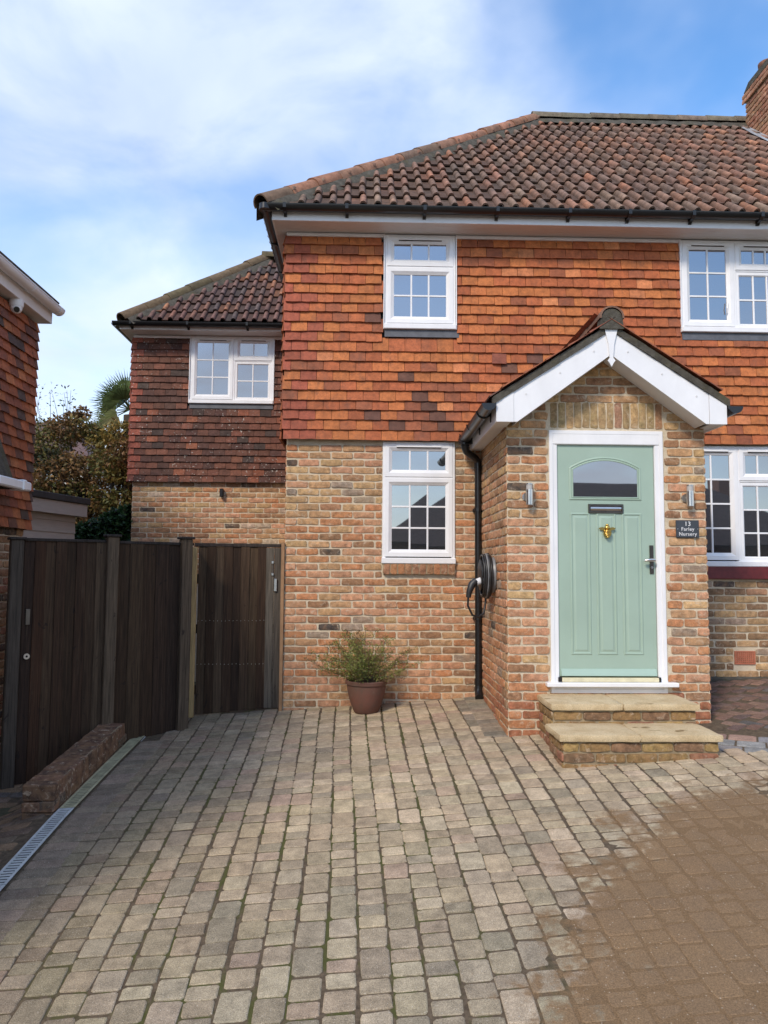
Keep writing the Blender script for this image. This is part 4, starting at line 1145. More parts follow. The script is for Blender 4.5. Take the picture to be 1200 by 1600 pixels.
# ------------------------------------------------------------------ front door
df = MB(); yd = PY
df.ring(DOOR[0], DOOR[1], .50, DOOR[3], [(0, yd+.08), (0, yd-.010), (.003, yd-.014), (.030, yd-.014), (.034, yd-.006), (.066, yd-.004), (.072, yd+.004), (.072, yd+.08)])
df.bbox(DOOR[0]+.03, DOOR[1]-.03, yd-.012, yd+.05, 2.555, 2.655, .006)
dfo = df.build('door_frame', WHITE, house, smooth=20.0)
m_ = MB(); m_.bbox(1.500, 2.580, -1.452, PY+.05, .558, .592, .005); m_.build('door_sill', WHITE, dfo)
m_ = MB(); m_.bbox(1.635, 2.435, PY-.03, PY+.05, .593, .626, .004); m_.build('threshold', plain('cream_threshold', (.66, .60, .40), .4, var=.15, vscale=12), dfo)
m_ = MB(); m_.box(1.607, 1.634, PY-.024, PY+.05, .594, .63); m_.box(2.436, 2.453, PY-.024, PY+.05, .594, .63); m_.build('drain_block', DARK, dfo)
LX0, LX1, LZ0, LZ1 = 1.623, 2.437, .632, 2.557
yl = PY+.012
door = MB(); door.bbox(LX0, LX1, yl, yl+.045, LZ0, LZ1, .003)
door = door.build('door', GREEN, dfo)
def arch(x0, x1, z0, zs, zt, n=14):
    """outline: rectangle with a segmental top, counter-clockwise from lower left"""
    w = x1-x0; h = zt-zs; R_ = (w*w/4+h*h)/(2*h); cxm = (x0+x1)/2; cz = zt-R_
    a0 = math.asin((w/2)/R_)
    top = [(cxm+R_*sin(a0-2*a0*i/n), cz+R_*cos(a0-2*a0*i/n)) for i in range(n+1)]
    return [(x0, z0), (x1, z0)]+top
def mould(parent, outs, ys, name, mat):
    """nested outlines joined into a moulding"""
    vs = []; n = len(outs[0])
    for o_, y in zip(outs, ys): vs += [(x, y, z) for x, z in o_]
    fs = []
    for r_ in range(len(outs)-1):
        for k in range(n): fs.append((r_*n+k, r_*n+(k+1) % n, (r_+1)*n+(k+1) % n, (r_+1)*n+k))
    m = MB().add(vs, fs); return m.build(name, mat, parent, smooth=25.0)
ga = lambda e: arch(1.753-e, 2.295+e, 2.117-e*.8, 2.345+e*.6, 2.422+e)
mould(door, [ga(.034), ga(.030), ga(.022), ga(.014), ga(.006), ga(0), ga(-.001)], [yl-.0005, yl-.006, yl-.009, yl-.003, yl-.010, yl-.008, yl+.004], 'glazing_moulding', GREEN)
vs = [(x, yl-.003, z) for x, z in ga(0)]; m_ = MB().add(vs, [tuple(range(len(vs)))]); m_.add([(x, yl+.0, z) for x, z in ga(.0)], [tuple(range(len(vs)-1, -1, -1))]); m_.build('pane', DGLASS, door, fix=False)
for (a, b) in ((1.729, 1.889), (1.949, 2.104), (2.166, 2.321)):
    zb, zt = .815, 1.977
    r4 = lambda e: [(a+e, zb+e), (b-e, zb+e), (b-e, zt-e), (a+e, zt-e)]
    mould(door, [r4(-.006), r4(0), r4(.007), r4(.014), r4(.020), r4(.036)], [yl-.0003, yl-.006, yl-.007, yl-.0005, yl-.001, yl-.010], 'panel', GREEN)
    r0_ = r4(.036); m_ = MB().add([(x, yl-.010, z) for x, z in r0_]+[(x, yl-.002, z) for x, z in r0_], [(0, 1, 2, 3), (7, 6, 5, 4), (0, 4, 5, 1), (1, 5, 6, 2), (2, 6, 7, 3), (3, 7, 4, 0)]); m_.build('panel_field', GREEN, door)
m_ = MB(); m_.prism([(yl+.0, .636), (yl-.022, .640), (yl-.020, .650), (yl-.010, .690), (yl+.0, .695)], 'x', LX0+.012, LX1-.012); m_.build('weather_bar', plain('pale_green_bar', (.36, .49, .415), .35, var=.02), door)
# letter plate
m_ = MB(); m_.ring(1.878, 2.172, 1.980, 2.057, [(0, yl), (0, yl-.012), (.004, yl-.016), (.014, yl-.016), (.018, yl-.010), (.018, yl)]); lp = m_.build('letter_plate', DCHROME, door, smooth=20.0)
vs = []; n = 8; m_ = MB()
for i in range(n+1):
    f_ = i/n; z = 1.998+.041*f_; vs += [(1.896, yl-.006-.010*sin(pi*f_), z), (2.154, yl-.006-.010*sin(pi*f_), z)]
m_.add(vs, [(2*i, 2*i+1, 2*i+3, 2*i+2) for i in range(n)]); m_.build('flap', CHROME, lp, smooth=60.0)
# brass bee knocker
m_ = MB(); kx, kz = 2.028, 1.838
def ellipsoid(mb, c, r, n=14, m=8, mat=None):
    vs = []; fs = []
    for i in range(m+1):
        a = pi*i/m
        for k in range(n):
            b = 2*pi*k/n; vs.append((c[0]+r[0]*sin(a)*cos(b), c[1]+r[1]*sin(a)*sin(b), c[2]+r[2]*cos(a)))
    for i in range(m):
        for k in range(n): fs.append((i*n+k, (i+1)*n+k, (i+1)*n+(k+1) % n, i*n+(k+1) % n))
    mb.add(vs, fs, mat)
for i in range(5):
    z = kz-.006-.0125*i; r = [.030, .036, .036, .030, .019][i]; ellipsoid(m_, (kx, yl-.030, z), (r, .026, .011))
knock = m_.build('door_knocker', BRASS, door, smooth=60.0)
m_ = MB(); ellipsoid(m_, (kx, yl-.028, kz+.020), (.024, .020, .019)); ellipsoid(m_, (kx, yl-.028, kz+.040), (.015, .015, .012)); m_.tube([(kx, yl, kz), (kx, yl-.02, kz)], .014, 10); m_.build('bee_head', BRASS, knock, smooth=60.0)
for s in (-1, 1):
    m_ = MB(); m_.prism([(kx+s*.012, kz+.012), (kx+s*.040, kz+.026), (kx+s*.072, kz+.018), (kx+s*.060, kz+.004), (kx+s*.030, kz-.004)], 'y', yl-.028, yl-.022); m_.build('bee_wing', BRASS, knock)
# lever handle
m_ = MB(); hx = 2.404; m_.bbox(hx-.0165, hx+.0165, yl-.010, yl, 1.478, 1.715, .006); bp_ = m_.build('handle_plate', DCHROME, door)
m_ = MB(); m_.tube([(hx, yl, 1.592), (hx, yl-.045, 1.592)], .012, 10); m_.tube([(hx+.012, yl-.05, 1.592), (hx-.02, yl-.055, 1.593), (hx-.06, yl-.052, 1.59), (hx-.075, yl-.045, 1.585)], [.013, .014, .013, .009], 10); m_.build('lever', CHROME, bp_, smooth=50.0)
m_ = MB(); m_.tube([(hx, yl-.016, 1.530), (hx, yl-.009, 1.530)], .010, 12); m_.build('keyhole', CHROME, bp_)

BP.emit(house); TP.emit(house); RP.emit(house)

# ================================================================== fittings on the house
def wall_light(x, label):
    t = thing('wall_light', label, 'wall lamp', 'steel lamps beside the front door')
    t.location = (x, PY, 2.04); y = -.072
    m_ = MB(); m_.tube([(0, y, 0), (0, y, .125)], .029, 18); m_.tube([(0, y, -.001), (0, y, .006)], .0295, 18); m_.build('lamp_body', CHROME, t, smooth=40.0)
    m_ = MB(); m_.tube([(0, y, .125), (0, y, .168)], .026, 18); m_.build('lamp_glass', LAMPG, t, smooth=40.0)
    m_ = MB(); m_.tube([(0, y, .168), (0, y, .176)], .029, 18); m_.build('lamp_cap', CHROME, t, smooth=40.0)
    m_ = MB(); m_.tube([(-.012, -.004, .07), (-.012, -.022, .07)], .036, 18); m_.tube([(0, -.02, .07), (0, y+.02, .07)], .013, 10); m_.build('mount', CHROME, t, smooth=40.0)
wall_light(1.366, 'steel cylinder wall lamp on the brick left of the green door')
wall_light(2.707, 'steel cylinder wall lamp on the brick above the slate name plaque')
pq = thing('name_plaque', 'dark slate house plaque reading 13 Farley Nursery right of the door', 'plaque')
m_ = MB(); m_.bbox(2.605, 2.797, PY-.024, PY-.009, 1.781, 1.926, .002); m_.build('plate', SLATE, pq)
def text(s, size, x, z, y, par, mat):
    c = bpy.data.curves.new('lettering', 'FONT'); c.body = s; c.size = size; c.align_x = 'CENTER'; c.extrude = .0008; c.resolution_u = 3; c.space_character = 1.08
    o = bpy.data.objects.new('lettering', c); COL.objects.link(o); o.data.materials.append(mat)
    o.location = (x, y, z); o.rotation_euler = (pi/2, 0, 0)
    bpy.context.view_layer.update()
    dg = bpy.context.evaluated_depsgraph_get(); me = bpy.data.meshes.new_from_object(o.evaluated_get(dg))
    mw = o.matrix_world.copy(); bpy.data.objects.remove(o); o2 = link('lettering', me, par); o2.matrix_local = mw
    if not me.materials: me.materials.append(mat)
    return o2
text('13', .052, 2.701, 1.878, PY-.0255, pq, LETTER); text('Farley', .042, 2.701, 1.838, PY-.0255, pq, LETTER); text('Nursery', .042, 2.701, 1.797, PY-.0255, pq, LETTER)
for x in (2.617, 2.785):
    m_ = MB(); m_.tube([(x, PY-.024, 1.853), (x, PY-.027, 1.853)], .004, 8); m_.build('screw', CHROME, pq)

# EV charger with coiled cable on the side of the porch
ev = thing('charger', 'black and grey car charger with coiled cable on porch side wall', 'car charger')
ey, ez_ = -.80, 1.455
m_ = MB(); prof = [(.0, -.185), (.17, -.185), (.19, -.17), (.19, -.02), (.0, -.02)]
RX90 = Matrix.Translation((PL, ey, ez_)) @ Matrix.Rotation(radians(90), 4, 'Y') @ Matrix.Diagonal((1.12, .92, 1, 1))
m_.lathe([(.0, -.010), (.138, -.010), (.145, -.02), (.138, -.045), (.0, -.045)], (0, 0, 0), 32, mat=RX90); m_.build('back_plate', EVGREY, ev, smooth=40.0)
m_ = MB(); m_.lathe([(.11, -.045), (.11, -.120), (.0, -.120)], (0, 0, 0), 28, mat=RX90); m_.build('cable_drum', CABLE, ev, smooth=40.0)
for i in range(5):
    xx = PL-.055-.0165*i; r_ = .158+.010*(i % 2)+RND.uniform(-.003, .003); sag = 1.0+.05*(i % 3)
    pts = [(xx+RND.uniform(-.003, .003), ey+cos(a)*r_*.92, ez_-.008*i*0+sin(a)*r_*(1.16 if sin(a) < 0 else 1.08)*sag) for a in [2*pi*k/26 for k in range(27)]]
    m_ = MB(); m_.tube(pts, .0105, 8); m_.build('cable', CABLE if i != 2 else plain('grey_cable', (.20, .21, .22), .4), ev, smooth=60.0)
m_ = MB(); m_.lathe([(.0, -.150), (.10, -.148), (.125, -.140), (.125, -.130), (.0, -.130)], (0, 0, 0), 32, mat=RX90); m_.build('front_cover', CABLE, ev, smooth=40.0)
m_ = MB(); m_.tube([(PL-.12, ey-.05, ez_-.045), (PL-.185, ey-.07, ez_-.065)], [.034, .030], 12); m_.build('holster', WHITE, ev, smooth=40.0)
m_ = MB(); m_.tube([(PL-.19, ey-.065, ez_-.055), (PL-.225, ey-.08, ez_-.085), (PL-.25, ey-.085, ez_-.15), (PL-.258, ey-.085, ez_-.20)], [.036, .034, .026, .022], 12); m_.build('connector', CABLE, ev, smooth=40.0)
m_ = MB(); m_.tube([(PL-.258, ey-.085, ez_-.19), (PL-.262, ey-.085, ez_-.27), (PL-.22, ey-.07, ez_-.355), (PL-.16, ey-.05, ez_-.375), (PL-.11, ey-.02, ez_-.34), (PL-.09, ey, ez_-.24), (PL-.09, ey, ez_-.16)], .0095, 8); m_.build('charging_lead', CABLE, ev, smooth=60.0)
# little black up/down light on the wing
wl = thing('wall_light', 'small black box lamp on the brickwork of the side wing', 'wall lamp')
m_ = MB(); m_.bbox(-2.10, -2.05, WY-.085, WY-.01, 2.54, 2.66, .006); m_.bbox(-2.095, -2.055, WY-.02, WY-.007, 2.56, 2.64, .003); m_.build('lamp_body', BLACK, wl)

# ================================================================== steps
steps = thing('entrance_steps', 'two sandstone steps on brick risers below the green door', 'steps')
SP = Pieces('brick', 'step_brickwork', 300)
core = MB(); core.box(1.455, 2.552, -1.80, PY-.012, -.2, .443); core.box(1.435, 2.548, -2.172, -1.801, -.2, .292)
core = core.build('step_core', OLDMORTAR, steps)
colst = lambda u, z: pick([(3, (.27, .17, .07)), (2, (.20, .12, .07)), (2, (.34, .23, .09)), (1, (.28, .13, .08))])
wall_bricks(SP, core, (0, -1.802, 0), 0, 1.455, 2.552, .28, .45, [], colst, 0, zbase=.36)
wall_bricks(SP, core, (0, -2.174, 0), 0, 1.435, 2.548, .0, .30, [], colst, 1, zbase=.21)
wall_bricks(SP, core, (1.453, 0, 0), -90, 1.385, 1.80, .1, .45, [], colst, 0, zbase=.36)
wall_bricks(SP, core, (1.433, 0, 0), -90, 1.80, 2.172, -.05, .30, [], colst, 1, zbase=.21)
SP.emit(steps)
def stone_slab(x0, x1, y0, y1, zt, th=.052):
    """riven slab with an uneven nosing"""
    nx, ny = 12, 6; vs = []; fs = []
    def jx(i, j): return RND.uniform(-.004, .004)
    top = {}
    for j_ in range(ny+1):
        for i in range(nx+1):
            x = x0+(x1-x0)*i/nx; y = y0+(y1-y0)*j_/ny
            if j_ == 0: y += RND.uniform(-.006, .006)
            if i in (0, nx): x += RND.uniform(-.003, .003)
            edge = (j_ == 0 or i in (0, nx))
            top[(i, j_)] = len(vs); vs.append((x, y, zt+RND.uniform(-.002, .002)-(.007 if edge else 0)))
    for j_ in range(ny):
        for i in range(nx): fs.append((top[(i, j_)], top[(i+1, j_)], top[(i+1, j_+1)], top[(i, j_+1)]))
    loop = [(i, 0) for i in range(nx+1)]+[(nx, j_) for j_ in range(1, ny+1)]+[(i, ny) for i in range(nx-1, -1, -1)]+[(0, j_) for j_ in range(ny-1, 0, -1)]
    mid = []; bot = []; cxm, cym = (x0+x1)/2, (y0+y1)/2
    for k in loop:
        v = vs[top[k]]; o = .007+RND.uniform(-.004, .005)
        d = Vector((v[0]-cxm, v[1]-cym)).normalized()
        mid.append(len(vs)); vs.append((v[0]+d.x*o, v[1]+d.y*o, zt-th*.5+RND.uniform(-.006, .006)))
    for k in loop:
        v = vs[top[k]]; bot.append(len(vs)); vs.append((v[0]+RND.uniform(-.004, .004), v[1]+RND.uniform(-.003, .003), zt-th))
    n = len(loop)
    for a in range(n):
        b = (a+1) % n
        fs += [(top[loop[b]], top[loop[a]], mid[a], mid[b]), (mid[b], mid[a], bot[a], bot[b])]
    fs.append(tuple(bot))
    MB().add(vs, fs).build('slab', SLAB, steps, smooth=50.0)
stone_slab(1.436, 1.985, -1.832, PY-.012, .496); stone_slab(1.992, 2.572, -1.832, PY-.012, .496)
stone_slab(1.40, 1.975, -2.205, -1.812, .345); stone_slab(1.982, 2.565, -2.205, -1.812, .345)

# ================================================================== channel drain and low wall
dr = thing('channel_drain', 'slotted channel drain running along the left edge of the driveway', 'drain')
def drain_pt(k, off, dz=0):
    p = Vector((DR_A.x, DR_A.y))+DRD*k+DRN*off; return Vector((p.x, p.y, gz(p.x, p.y)+dz))
def grate(k0, k1, mat, label):
    m_ = MB(); w = .105
    def bar(ka, kb, oa, ob, t=.006, top=.008):
        vs = [drain_pt(ka, oa, top), drain_pt(kb, oa, top), drain_pt(kb, ob, top), drain_pt(ka, ob, top)]
        vs += [v-Vector((0, 0, .004)) for v in vs]
        m_.add(vs, [(0, 1, 2, 3), (7, 6, 5, 4), (0, 4, 5, 1), (1, 5, 6, 2), (2, 6, 7, 3), (3, 7, 4, 0)])
    kk = [k0+(k1-k0)*q/12 for q in range(13)]
    for ka_, kb_ in zip(kk, kk[1:]): bar(ka_, kb_, 0, .018); bar(ka_, kb_, w-.018, w)
    n = int((k1-k0)/.030); g = (k1-k0)/n
    for i in range(n): bar(k0+g*i, k0+g*i+g*.46, .02, w-.02)
    bar(k1-.012, k1, .02, w-.02)
    o = m_.build('grate', mat, dr); o['label'] = label
grate(-.63, .35, GALV, 'near steel grate'); grate(.36, 1.335, GALV, 'clean grey steel grate'); grate(1.35, 2.33, OLDGRATE, 'yellow stained grate beside the low wall'); grate(2.34, LEN, OLDGRATE, 'silted far grate')
m_ = MB(); vs = [drain_pt(-1.15+(LEN+1.15)*q/40, o_, .002) for q in range(41) for o_ in (.002, .103)]
m_.add(vs, [(2*q, 2*q+2, 2*q+3, 2*q+1) for q in range(40)]); m_.build('channel', DARK, dr)
m_ = MB()
for (a, b) in ((-.008, 0), (.105, .113)):
    vs = [drain_pt(-1.15, a, .001), drain_pt(LEN, a, .001), drain_pt(LEN, b, .001), drain_pt(-1.15, b, .001)]; m_.add(vs+[v-Vector((0, 0, .04)) for v in vs], [(0, 1, 2, 3), (0, 4, 5, 1), (2, 6, 7, 3)])
m_.build('channel_edge', GALV, dr)

low = thing('low_wall', 'low brown brick kerb wall between driveway drain and timber gate', 'wall')
LP_ = Pieces('brick', 'low_wall_brickwork', 300)
K0, K1 = 1.27, 2.76
kx0 = None
colw = lambda: pick([(3, (.145, .082, .052)), (2, (.115, .07, .047)), (1.5, (.18, .10, .062)), (1, (.105, .08, .06))])
def solid_brick(l, w, h):
    mb = MB(); mb.bbox(-l/2, l/2, -w/2, w/2, 0, h, .006)
    vs = [(x+RND.uniform(-.002, .002), y+RND.uniform(-.002, .002), z+RND.uniform(-.0015, .0015)) for x, y, z in mb.v]
    return piece(vs, mb.f, (0, 0, 1))
SBH = [solid_brick(.098, .215, .105) for _ in range(5)]; SBS = [solid_brick(.214, .1, .066) for _ in range(5)]
mbw = MB()
off0, wth = .116, .215
vs = [drain_pt(K0+.08, off0+.012, .185), drain_pt(K1, off0+.012, .185), drain_pt(K1, off0+wth-.012, .185), drain_pt(K0+.08, off0+wth-.012, .185)]
vs += [v-Vector((0, 0, .42)) for v in vs]
mbw.add(vs, [(0, 1, 2, 3), (7, 6, 5, 4), (0, 4, 5, 1), (1, 5, 6, 2), (2, 6, 7, 3), (3, 7, 4, 0)])
lwc = mbw.build('wall_core', OLDMORTAR, low)
pitch_d = math.atan2(drain_pt(K1, .2).z-drain_pt(K0, .2).z, K1-K0)
Rd = Matrix.Rotation(aD, 4, 'Z') @ Matrix.Rotation(-pitch_d, 4, 'Y')
k = K0+.052; 
while k < K1-.03:                                     # brick-on-edge coping
    p = drain_pt(k, off0+wth/2, .092+RND.uniform(-.003, .003))
    LP_.add(RND.choice(SBH), Matrix.Translation(p) @ Rd @ Matrix.Rotation(RND.uniform(-.015, .015), 4, 'Z'), colw(), lwc, BRICK, (.1, .2)); k += .108
for row, zo in ((0, .014), (1, -.062)):
    k = K0+.108+(0.1125 if row else 0)
    while k < K1:
        LP_.add(RND.choice(SBS), Matrix.Translation(drain_pt(k, off0+.05, zo)) @ Rd, colw(), lwc, BRICK, (.2, .066)); k += .225
for row, zo in ((0, .020), (1, -.052)):                     # end face towards the camera
    LP_.add(RND.choice(SBS), Matrix.Translation(drain_pt(K0+.05, off0+wth/2, zo-.005)) @ Matrix.Rotation(aD+pi/2, 4, 'Z'), colw(), lwc, BRICK, (.2, .07))
LP_.emit(low)

# ================================================================== fence and gates
FA, FB, FC = Vector((-2.886, -1.23)), Vector((-2.246, -.805)), Vector((-1.682, -.43))
def wcol(): return pick([(3, (.044, .024, .013)), (2, (.056, .033, .018)), (1.5, (.032, .018, .011)), (.8, (.074, .048, .028)), (.6, (.050, .024, .012))])
def board(par, p0, p1, d0, d1, zb, zt, yoff, th, col=None, mat=None):
    """upright board between distances d0..d1 along the line p0->p1"""
    t = (p1-p0).normalized(); nrm = Vector((t.y, -t.x))          # towards the camera side
    m_ = MB(); l = d1-d0; m_.bbox(0, l, -th, 0, zb, zt, .004)
    M_ = Matrix.Translation((p0.x+t.x*d0+nrm.x*yoff, p0.y+t.y*d0+nrm.y*yoff, 0)) @ Matrix.Rotation(atan2(t.y, t.x), 4, 'Z')
    me = m_.mesh('board'); fix_normals(me); me.materials.append(mat or WOOD[0]); o = link('board', me, par); o.matrix_local = M_; o.color = (*(col or wcol()), 1); return o
def boards(par, p0, p1, d0, d1, n, zbf, zt, yoff=0):
    w = (d1-d0)/n
    for i in range(n):
        a = d0+w*i; t = (p1-p0).normalized(); q = p0+t*(a+w/2)
        board(par, p0, p1, a+.001, a+w*1.06, zbf(q)+RND.uniform(-.005, .005), zt+RND.uniform(-.004, .004), yoff+RND.uniform(0, .004)+(.010 if i % 2 else 0), .014)
def bar_along(name, par, p0, p1, d0, d1, y0, y1, z0, z1, col, mat=None):
    t = (p1-p0).normalized(); m_ = MB(); m_.bbox(d0, d1, -y1, -y0, z0, z1, .004); me = m_.mesh(name); fix_normals(me); me.materials.append(mat or WOOD[0])
    o = link(name, me, par); o.matrix_local = Matrix.Translation((p0.x, p0.y, 0)) @ Matrix.Rotation(atan2(t.y, t.x), 4, 'Z'); o.color = (*col, 1); return o
fence = thing('timber_fence', 'dark stained board fence panel and posts between the two gates', 'fence')
DW = (.035, .028, .024); GW = (.095, .068, .044)
def post(par, p, w, zt, col, cap=True, rot=None, zb=None, name='post'):
    m_ = MB(); zb = gz(p.x, p.y)-.1 if zb is None else zb
    r = rot if rot is not None else atan2((FC-FA).y, (FC-FA).x)
    m_.bbox(-w/2, w/2, -w/2, w/2, zb, zt, .006); me = m_.mesh(name); fix_normals(me); me.materials.append(WOOD[0]); o = link(name, me, par)
    PM = Matrix.Translation((p.x, p.y, 0)) @ Matrix.Rotation(r, 4, 'Z'); o.matrix_local = PM; o.color = (*col, 1)
    if cap:
        m_ = MB(); m_.bbox(-w/2-.016, w/2+.016, -w/2-.016, w/2+.016, zt, zt+.022, .005); me = m_.mesh('post_cap'); fix_normals(me); me.materials.append(WOOD[0]); c = link('post_cap', me, par)
        c.matrix_local = PM; c.color = (*DW, 1)
ZT = 1.735
gsl = lambda q: -.30+.27*min(1, max(0, (q.x+2.88)/1.1))
post(fence, FA, .10, ZT-.01, (.06, .047, .036)); 
tA = (FC-FA).normalized(); nA = Vector((tA.y, -tA.x))
post(fence, FB+nA*.03, .10, ZT+.035, GW); post(fence, FC+nA*.03, .10, ZT+.035, (.085, .061, .04))
lAB = (FB-FA).length; lAC = (FC-FA).length
boards(fence, FA, FC, lAB+.045, lAC-.045, 5, lambda q: gsl(q)-.05, ZT-.02, 0)
bar_along('capping_rail', fence, FA, FC, lAB+.05, lAC-.05, -.03, .03, ZT-.022, ZT+.004, DW)
bar_along('rail', fence, FA, FC, lAB+.05, lAC-.05, -.05, -.015, ZT-.25, ZT-.17, DW)
# return panel from the corner post back to the second gate
GA, GB = Vector((-1.735, .02)), Vector((-.815, .10))
tR = (GA-FC)
boards(fence, GA+Vector((.02, -.02)), FC+Vector((.02, .02)), .05, tR.length-.03, 5, lambda q: gz(q.x, q.y)-.03, ZT-.01, 0)
bar_along('capping_rail', fence, GA+Vector((.02, -.02)), FC+Vector((.02, .02)), .05, tR.length-.02, -.03, .035, ZT-.012, ZT+.012, DW)
post(fence, GA+Vector((-.05, .03)), .09, ZT+.0, (.05, .038, .028), True, 0)
bar_along('gate_stop', fence, GA, GB, .026, .082, .04, .09, gz(-1.7, 0)-.0, ZT-.03, (.5, .34, .15), NEWWOOD)
gate1 = thing('timber_gate', 'dark board side gate with lever handle left of the low wall', 'gate')
boards(gate1, FA, FC, .055, lAB-.05, 8, lambda q: gsl(q)+.01, ZT-.015, 0)
bar_along('top_rail', gate1, FA, FC, .05, lAB-.05, -.03, .035, ZT-.017, ZT+.008, DW)
for z in (ZT-.3, .75, .0): bar_along('ledge', gate1, FA, FC, .06, lAB-.06, -.045, -.015, z, z+.09, DW)
def on_gate(p0, p1, d, off, z):
    t = (p1-p0).normalized(); n = Vector((t.y, -t.x)); q = p0+t*d+n*off; return Vector((q.x, q.y, z))
m_ = MB(); q = [on_gate(FA, FC, .105, o_, 0) for o_ in (.02, .028)]
def oriented_box(name, par, p0, p1, d0, d1, o0, o1, z0, z1, mat, b=.003):
    t = (p1-p0).normalized(); m_ = MB(); m_.bbox(d0, d1, -o1, -o0, z0, z1, b); me = m_.mesh(name); fix_normals(me); me.materials.append(mat)
    o = link(name, me, par); o.matrix_local = Matrix.Translation((p0.x, p0.y, 0)) @ Matrix.Rotation(atan2(t.y, t.x), 4, 'Z'); return o
hp = oriented_box('handle_plate', gate1, FA, FC, .085, .12, .02, .03, 1.02, 1.15, DCHROME)
m_ = MB(); m_.tube([on_gate(FA, FC, .10, .03, 1.04), on_gate(FA, FC, .10, .07, 1.04), on_gate(FA, FC, .14, .075, 1.04), on_gate(FA, FC, .22, .07, 1.035)], .009, 8); m_.build('lever', DCHROME, hp, smooth=50.0)
m_ = MB(); m_.tube([on_gate(FA, FC, .105, .02, .76), on_gate(FA, FC, .105, .032, .76)], .024, 16); lk = m_.build('lock_cylinder', CHROME, gate1, smooth=40.0)
m_ = MB(); m_.tube([on_gate(FA, FC, .105, .032, .76), on_gate(FA, FC, .105, .034, .76)], .009, 12); m_.build('keyhole', DARK, lk)
gate2 = thing('timber_gate', 'black stained board gate with silver lock plate against the house corner', 'gate')
l2 = (GB-GA).length
gzb = lambda q: gz(q.x, q.y)+.015
boards(gate2, GA, GB, .088, l2-.165, 8, gzb, ZT-.02, 0)
for (a, b, c) in ((l2-.165, l2-.085, (.105, .088, .068)), (l2-.083, l2-.012, (.085, .07, .055))): board(gate2, GA, GB, a, b, gz(GB.x, GB.y)+.01, ZT-.025, .01, .02, c)
bar_along('top_rail', gate2, GA, GB, .05, l2, -.035, .03, ZT-.02, ZT+.014, (.04, .03, .025))
for z in (1.35, .85, .25): bar_along('ledge', gate2, GA, GB, .07, l2-.02, -.05, -.018, z, z+.09, DW)
oriented_box('lock_plate', gate2, GA, GB, l2-.085, l2-.052, .03, .05, 1.27, 1.40, CHROME, .006)
m_ = MB(); m_.tube([on_gate(GA, GB, l2-.10, .035, 1.44), on_gate(GA, GB, l2-.10, .035, 1.56)], .005, 6); m_.bbox(0, .0, 0, 0, 0, 0) if False else None; bo = m_.build('bolt', CHROME, gate2)
for z in (1.43, 1.55): oriented_box('bolt_keep', gate2, GA, GB, l2-.112, l2-.088, .03, .042, z, z+.026, CHROME)
m_ = MB()
for z in (.98, .55):
    for i in range(18):
        p = on_gate(GA, GB, .10+.038*i, .0245, z+RND.uniform(-.004, .004)); q = on_gate(GA, GB, .10+.038*i, .0275, z)
        m_.tube([p, Vector((q.x, q.y, p.z))], .0028, 6)
m_.build('nail', CHROME, gate2)
m_ = MB(); m_.box(XL-.034, XL-.003, -.035, .02, .04, 1.76); m_.build('corner_trim', plain('brown_trim', (.30, .17, .085), .8, var=.2), house)

# ================================================================== pot with shrub
px_, py_ = .042, -.30; pz_ = gz(px_, py_)
pot = thing('plant_pot', 'brown glazed terracotta pot standing against the brick wall', 'plant pot')
m_ = MB(); m_.lathe([(.0, .0), (.105, .0), (.118, .012), (.150, .09), (.175, .18), (.186, .245), (.186, .262), (.200, .272), (.202, .300), (.192, .308), (.176, .300), (.172, .27), (.0, .27)], (px_, py_, pz_-.006), 40); m_.build('pot_body', POT, pot, smooth=50.0)
m_ = MB(); m_.lathe([(.0, .278), (.09, .274), (.170, .268)], (px_, py_, pz_-.006), 20); m_.build('soil', SOIL, pot)
def leaf_quad(mb, p, d, up, l, w, col):
    s = d.cross(up); 
    if s.length < 1e-4: s = Vector((1, 0, 0))
    s.normalize(); n = s.cross(d).normalized()
    mb.add([p, p+d*l*.5+s*w*.5+n*w*.12, p+d*l, p+d*l*.5-s*w*.5+n*w*.12], [(0, 1, 2, 3)], None, col)
shrub = thing('potted_shrub', 'feathery green and bronze shrub growing in the brown pot', 'shrub')
st = MB(); lf = MB()
base = Vector((px_, py_, pz_+.27))
for i in range(64):
    a = RND.uniform(0, 2*pi); sp = RND.uniform(.05, 1)**.6; el = radians(88-sp*RND.choice([40, 55, 68]))
    L_ = RND.uniform(.24, .56)
    d = Vector((cos(a)*cos(el)*1.05-.06, sin(a)*cos(el)*.7, sin(el)*1.1)).normalized()
    p = base+Vector((cos(a)*.10*sp, sin(a)*.10*sp, 0)); pts = [p]; n = 8
    hue = RND.random()
    for k in range(n):
        d = (d+Vector((RND.uniform(-.2, .2), RND.uniform(-.2, .2), -.02+RND.uniform(-.10, .08)))).normalized()
        p = p+d*L_/n
        if p.y > -.03: p.y = -.03
        pts.append(p)
    st.tube(pts, [.0028-.0002*k for k in range(n+1)], 4, caps=False)
    for k in range(2, n+1):
        q = pts[k]; h = k/n
        for _ in range(25):
            dd = Vector((RND.gauss(0, 1), RND.gauss(0, 1), RND.gauss(.15, .8))).normalized()
            pp = q+dd*abs(RND.gauss(0, .026))
            if pp.y > -.018: pp.y = -.018
            if hue < .2: c = pick([(3, (.20, .13, .055)), (2, (.26, .19, .09)), (1, (.13, .12, .04))])
            else: c = pick([(3, (.20, .235, .05)), (2, (.125, .17, .042)), (1.8, (.31, .32, .09)), (1.1-.7*h, (.20, .13, .055)), (.8, (.30, .27, .13))])
            leaf_quad(lf, pp, dd, Vector((RND.gauss(0, 1), RND.gauss(0, 1), RND.gauss(0, 1))), RND.uniform(.010, .022), RND.uniform(.006, .012), c)
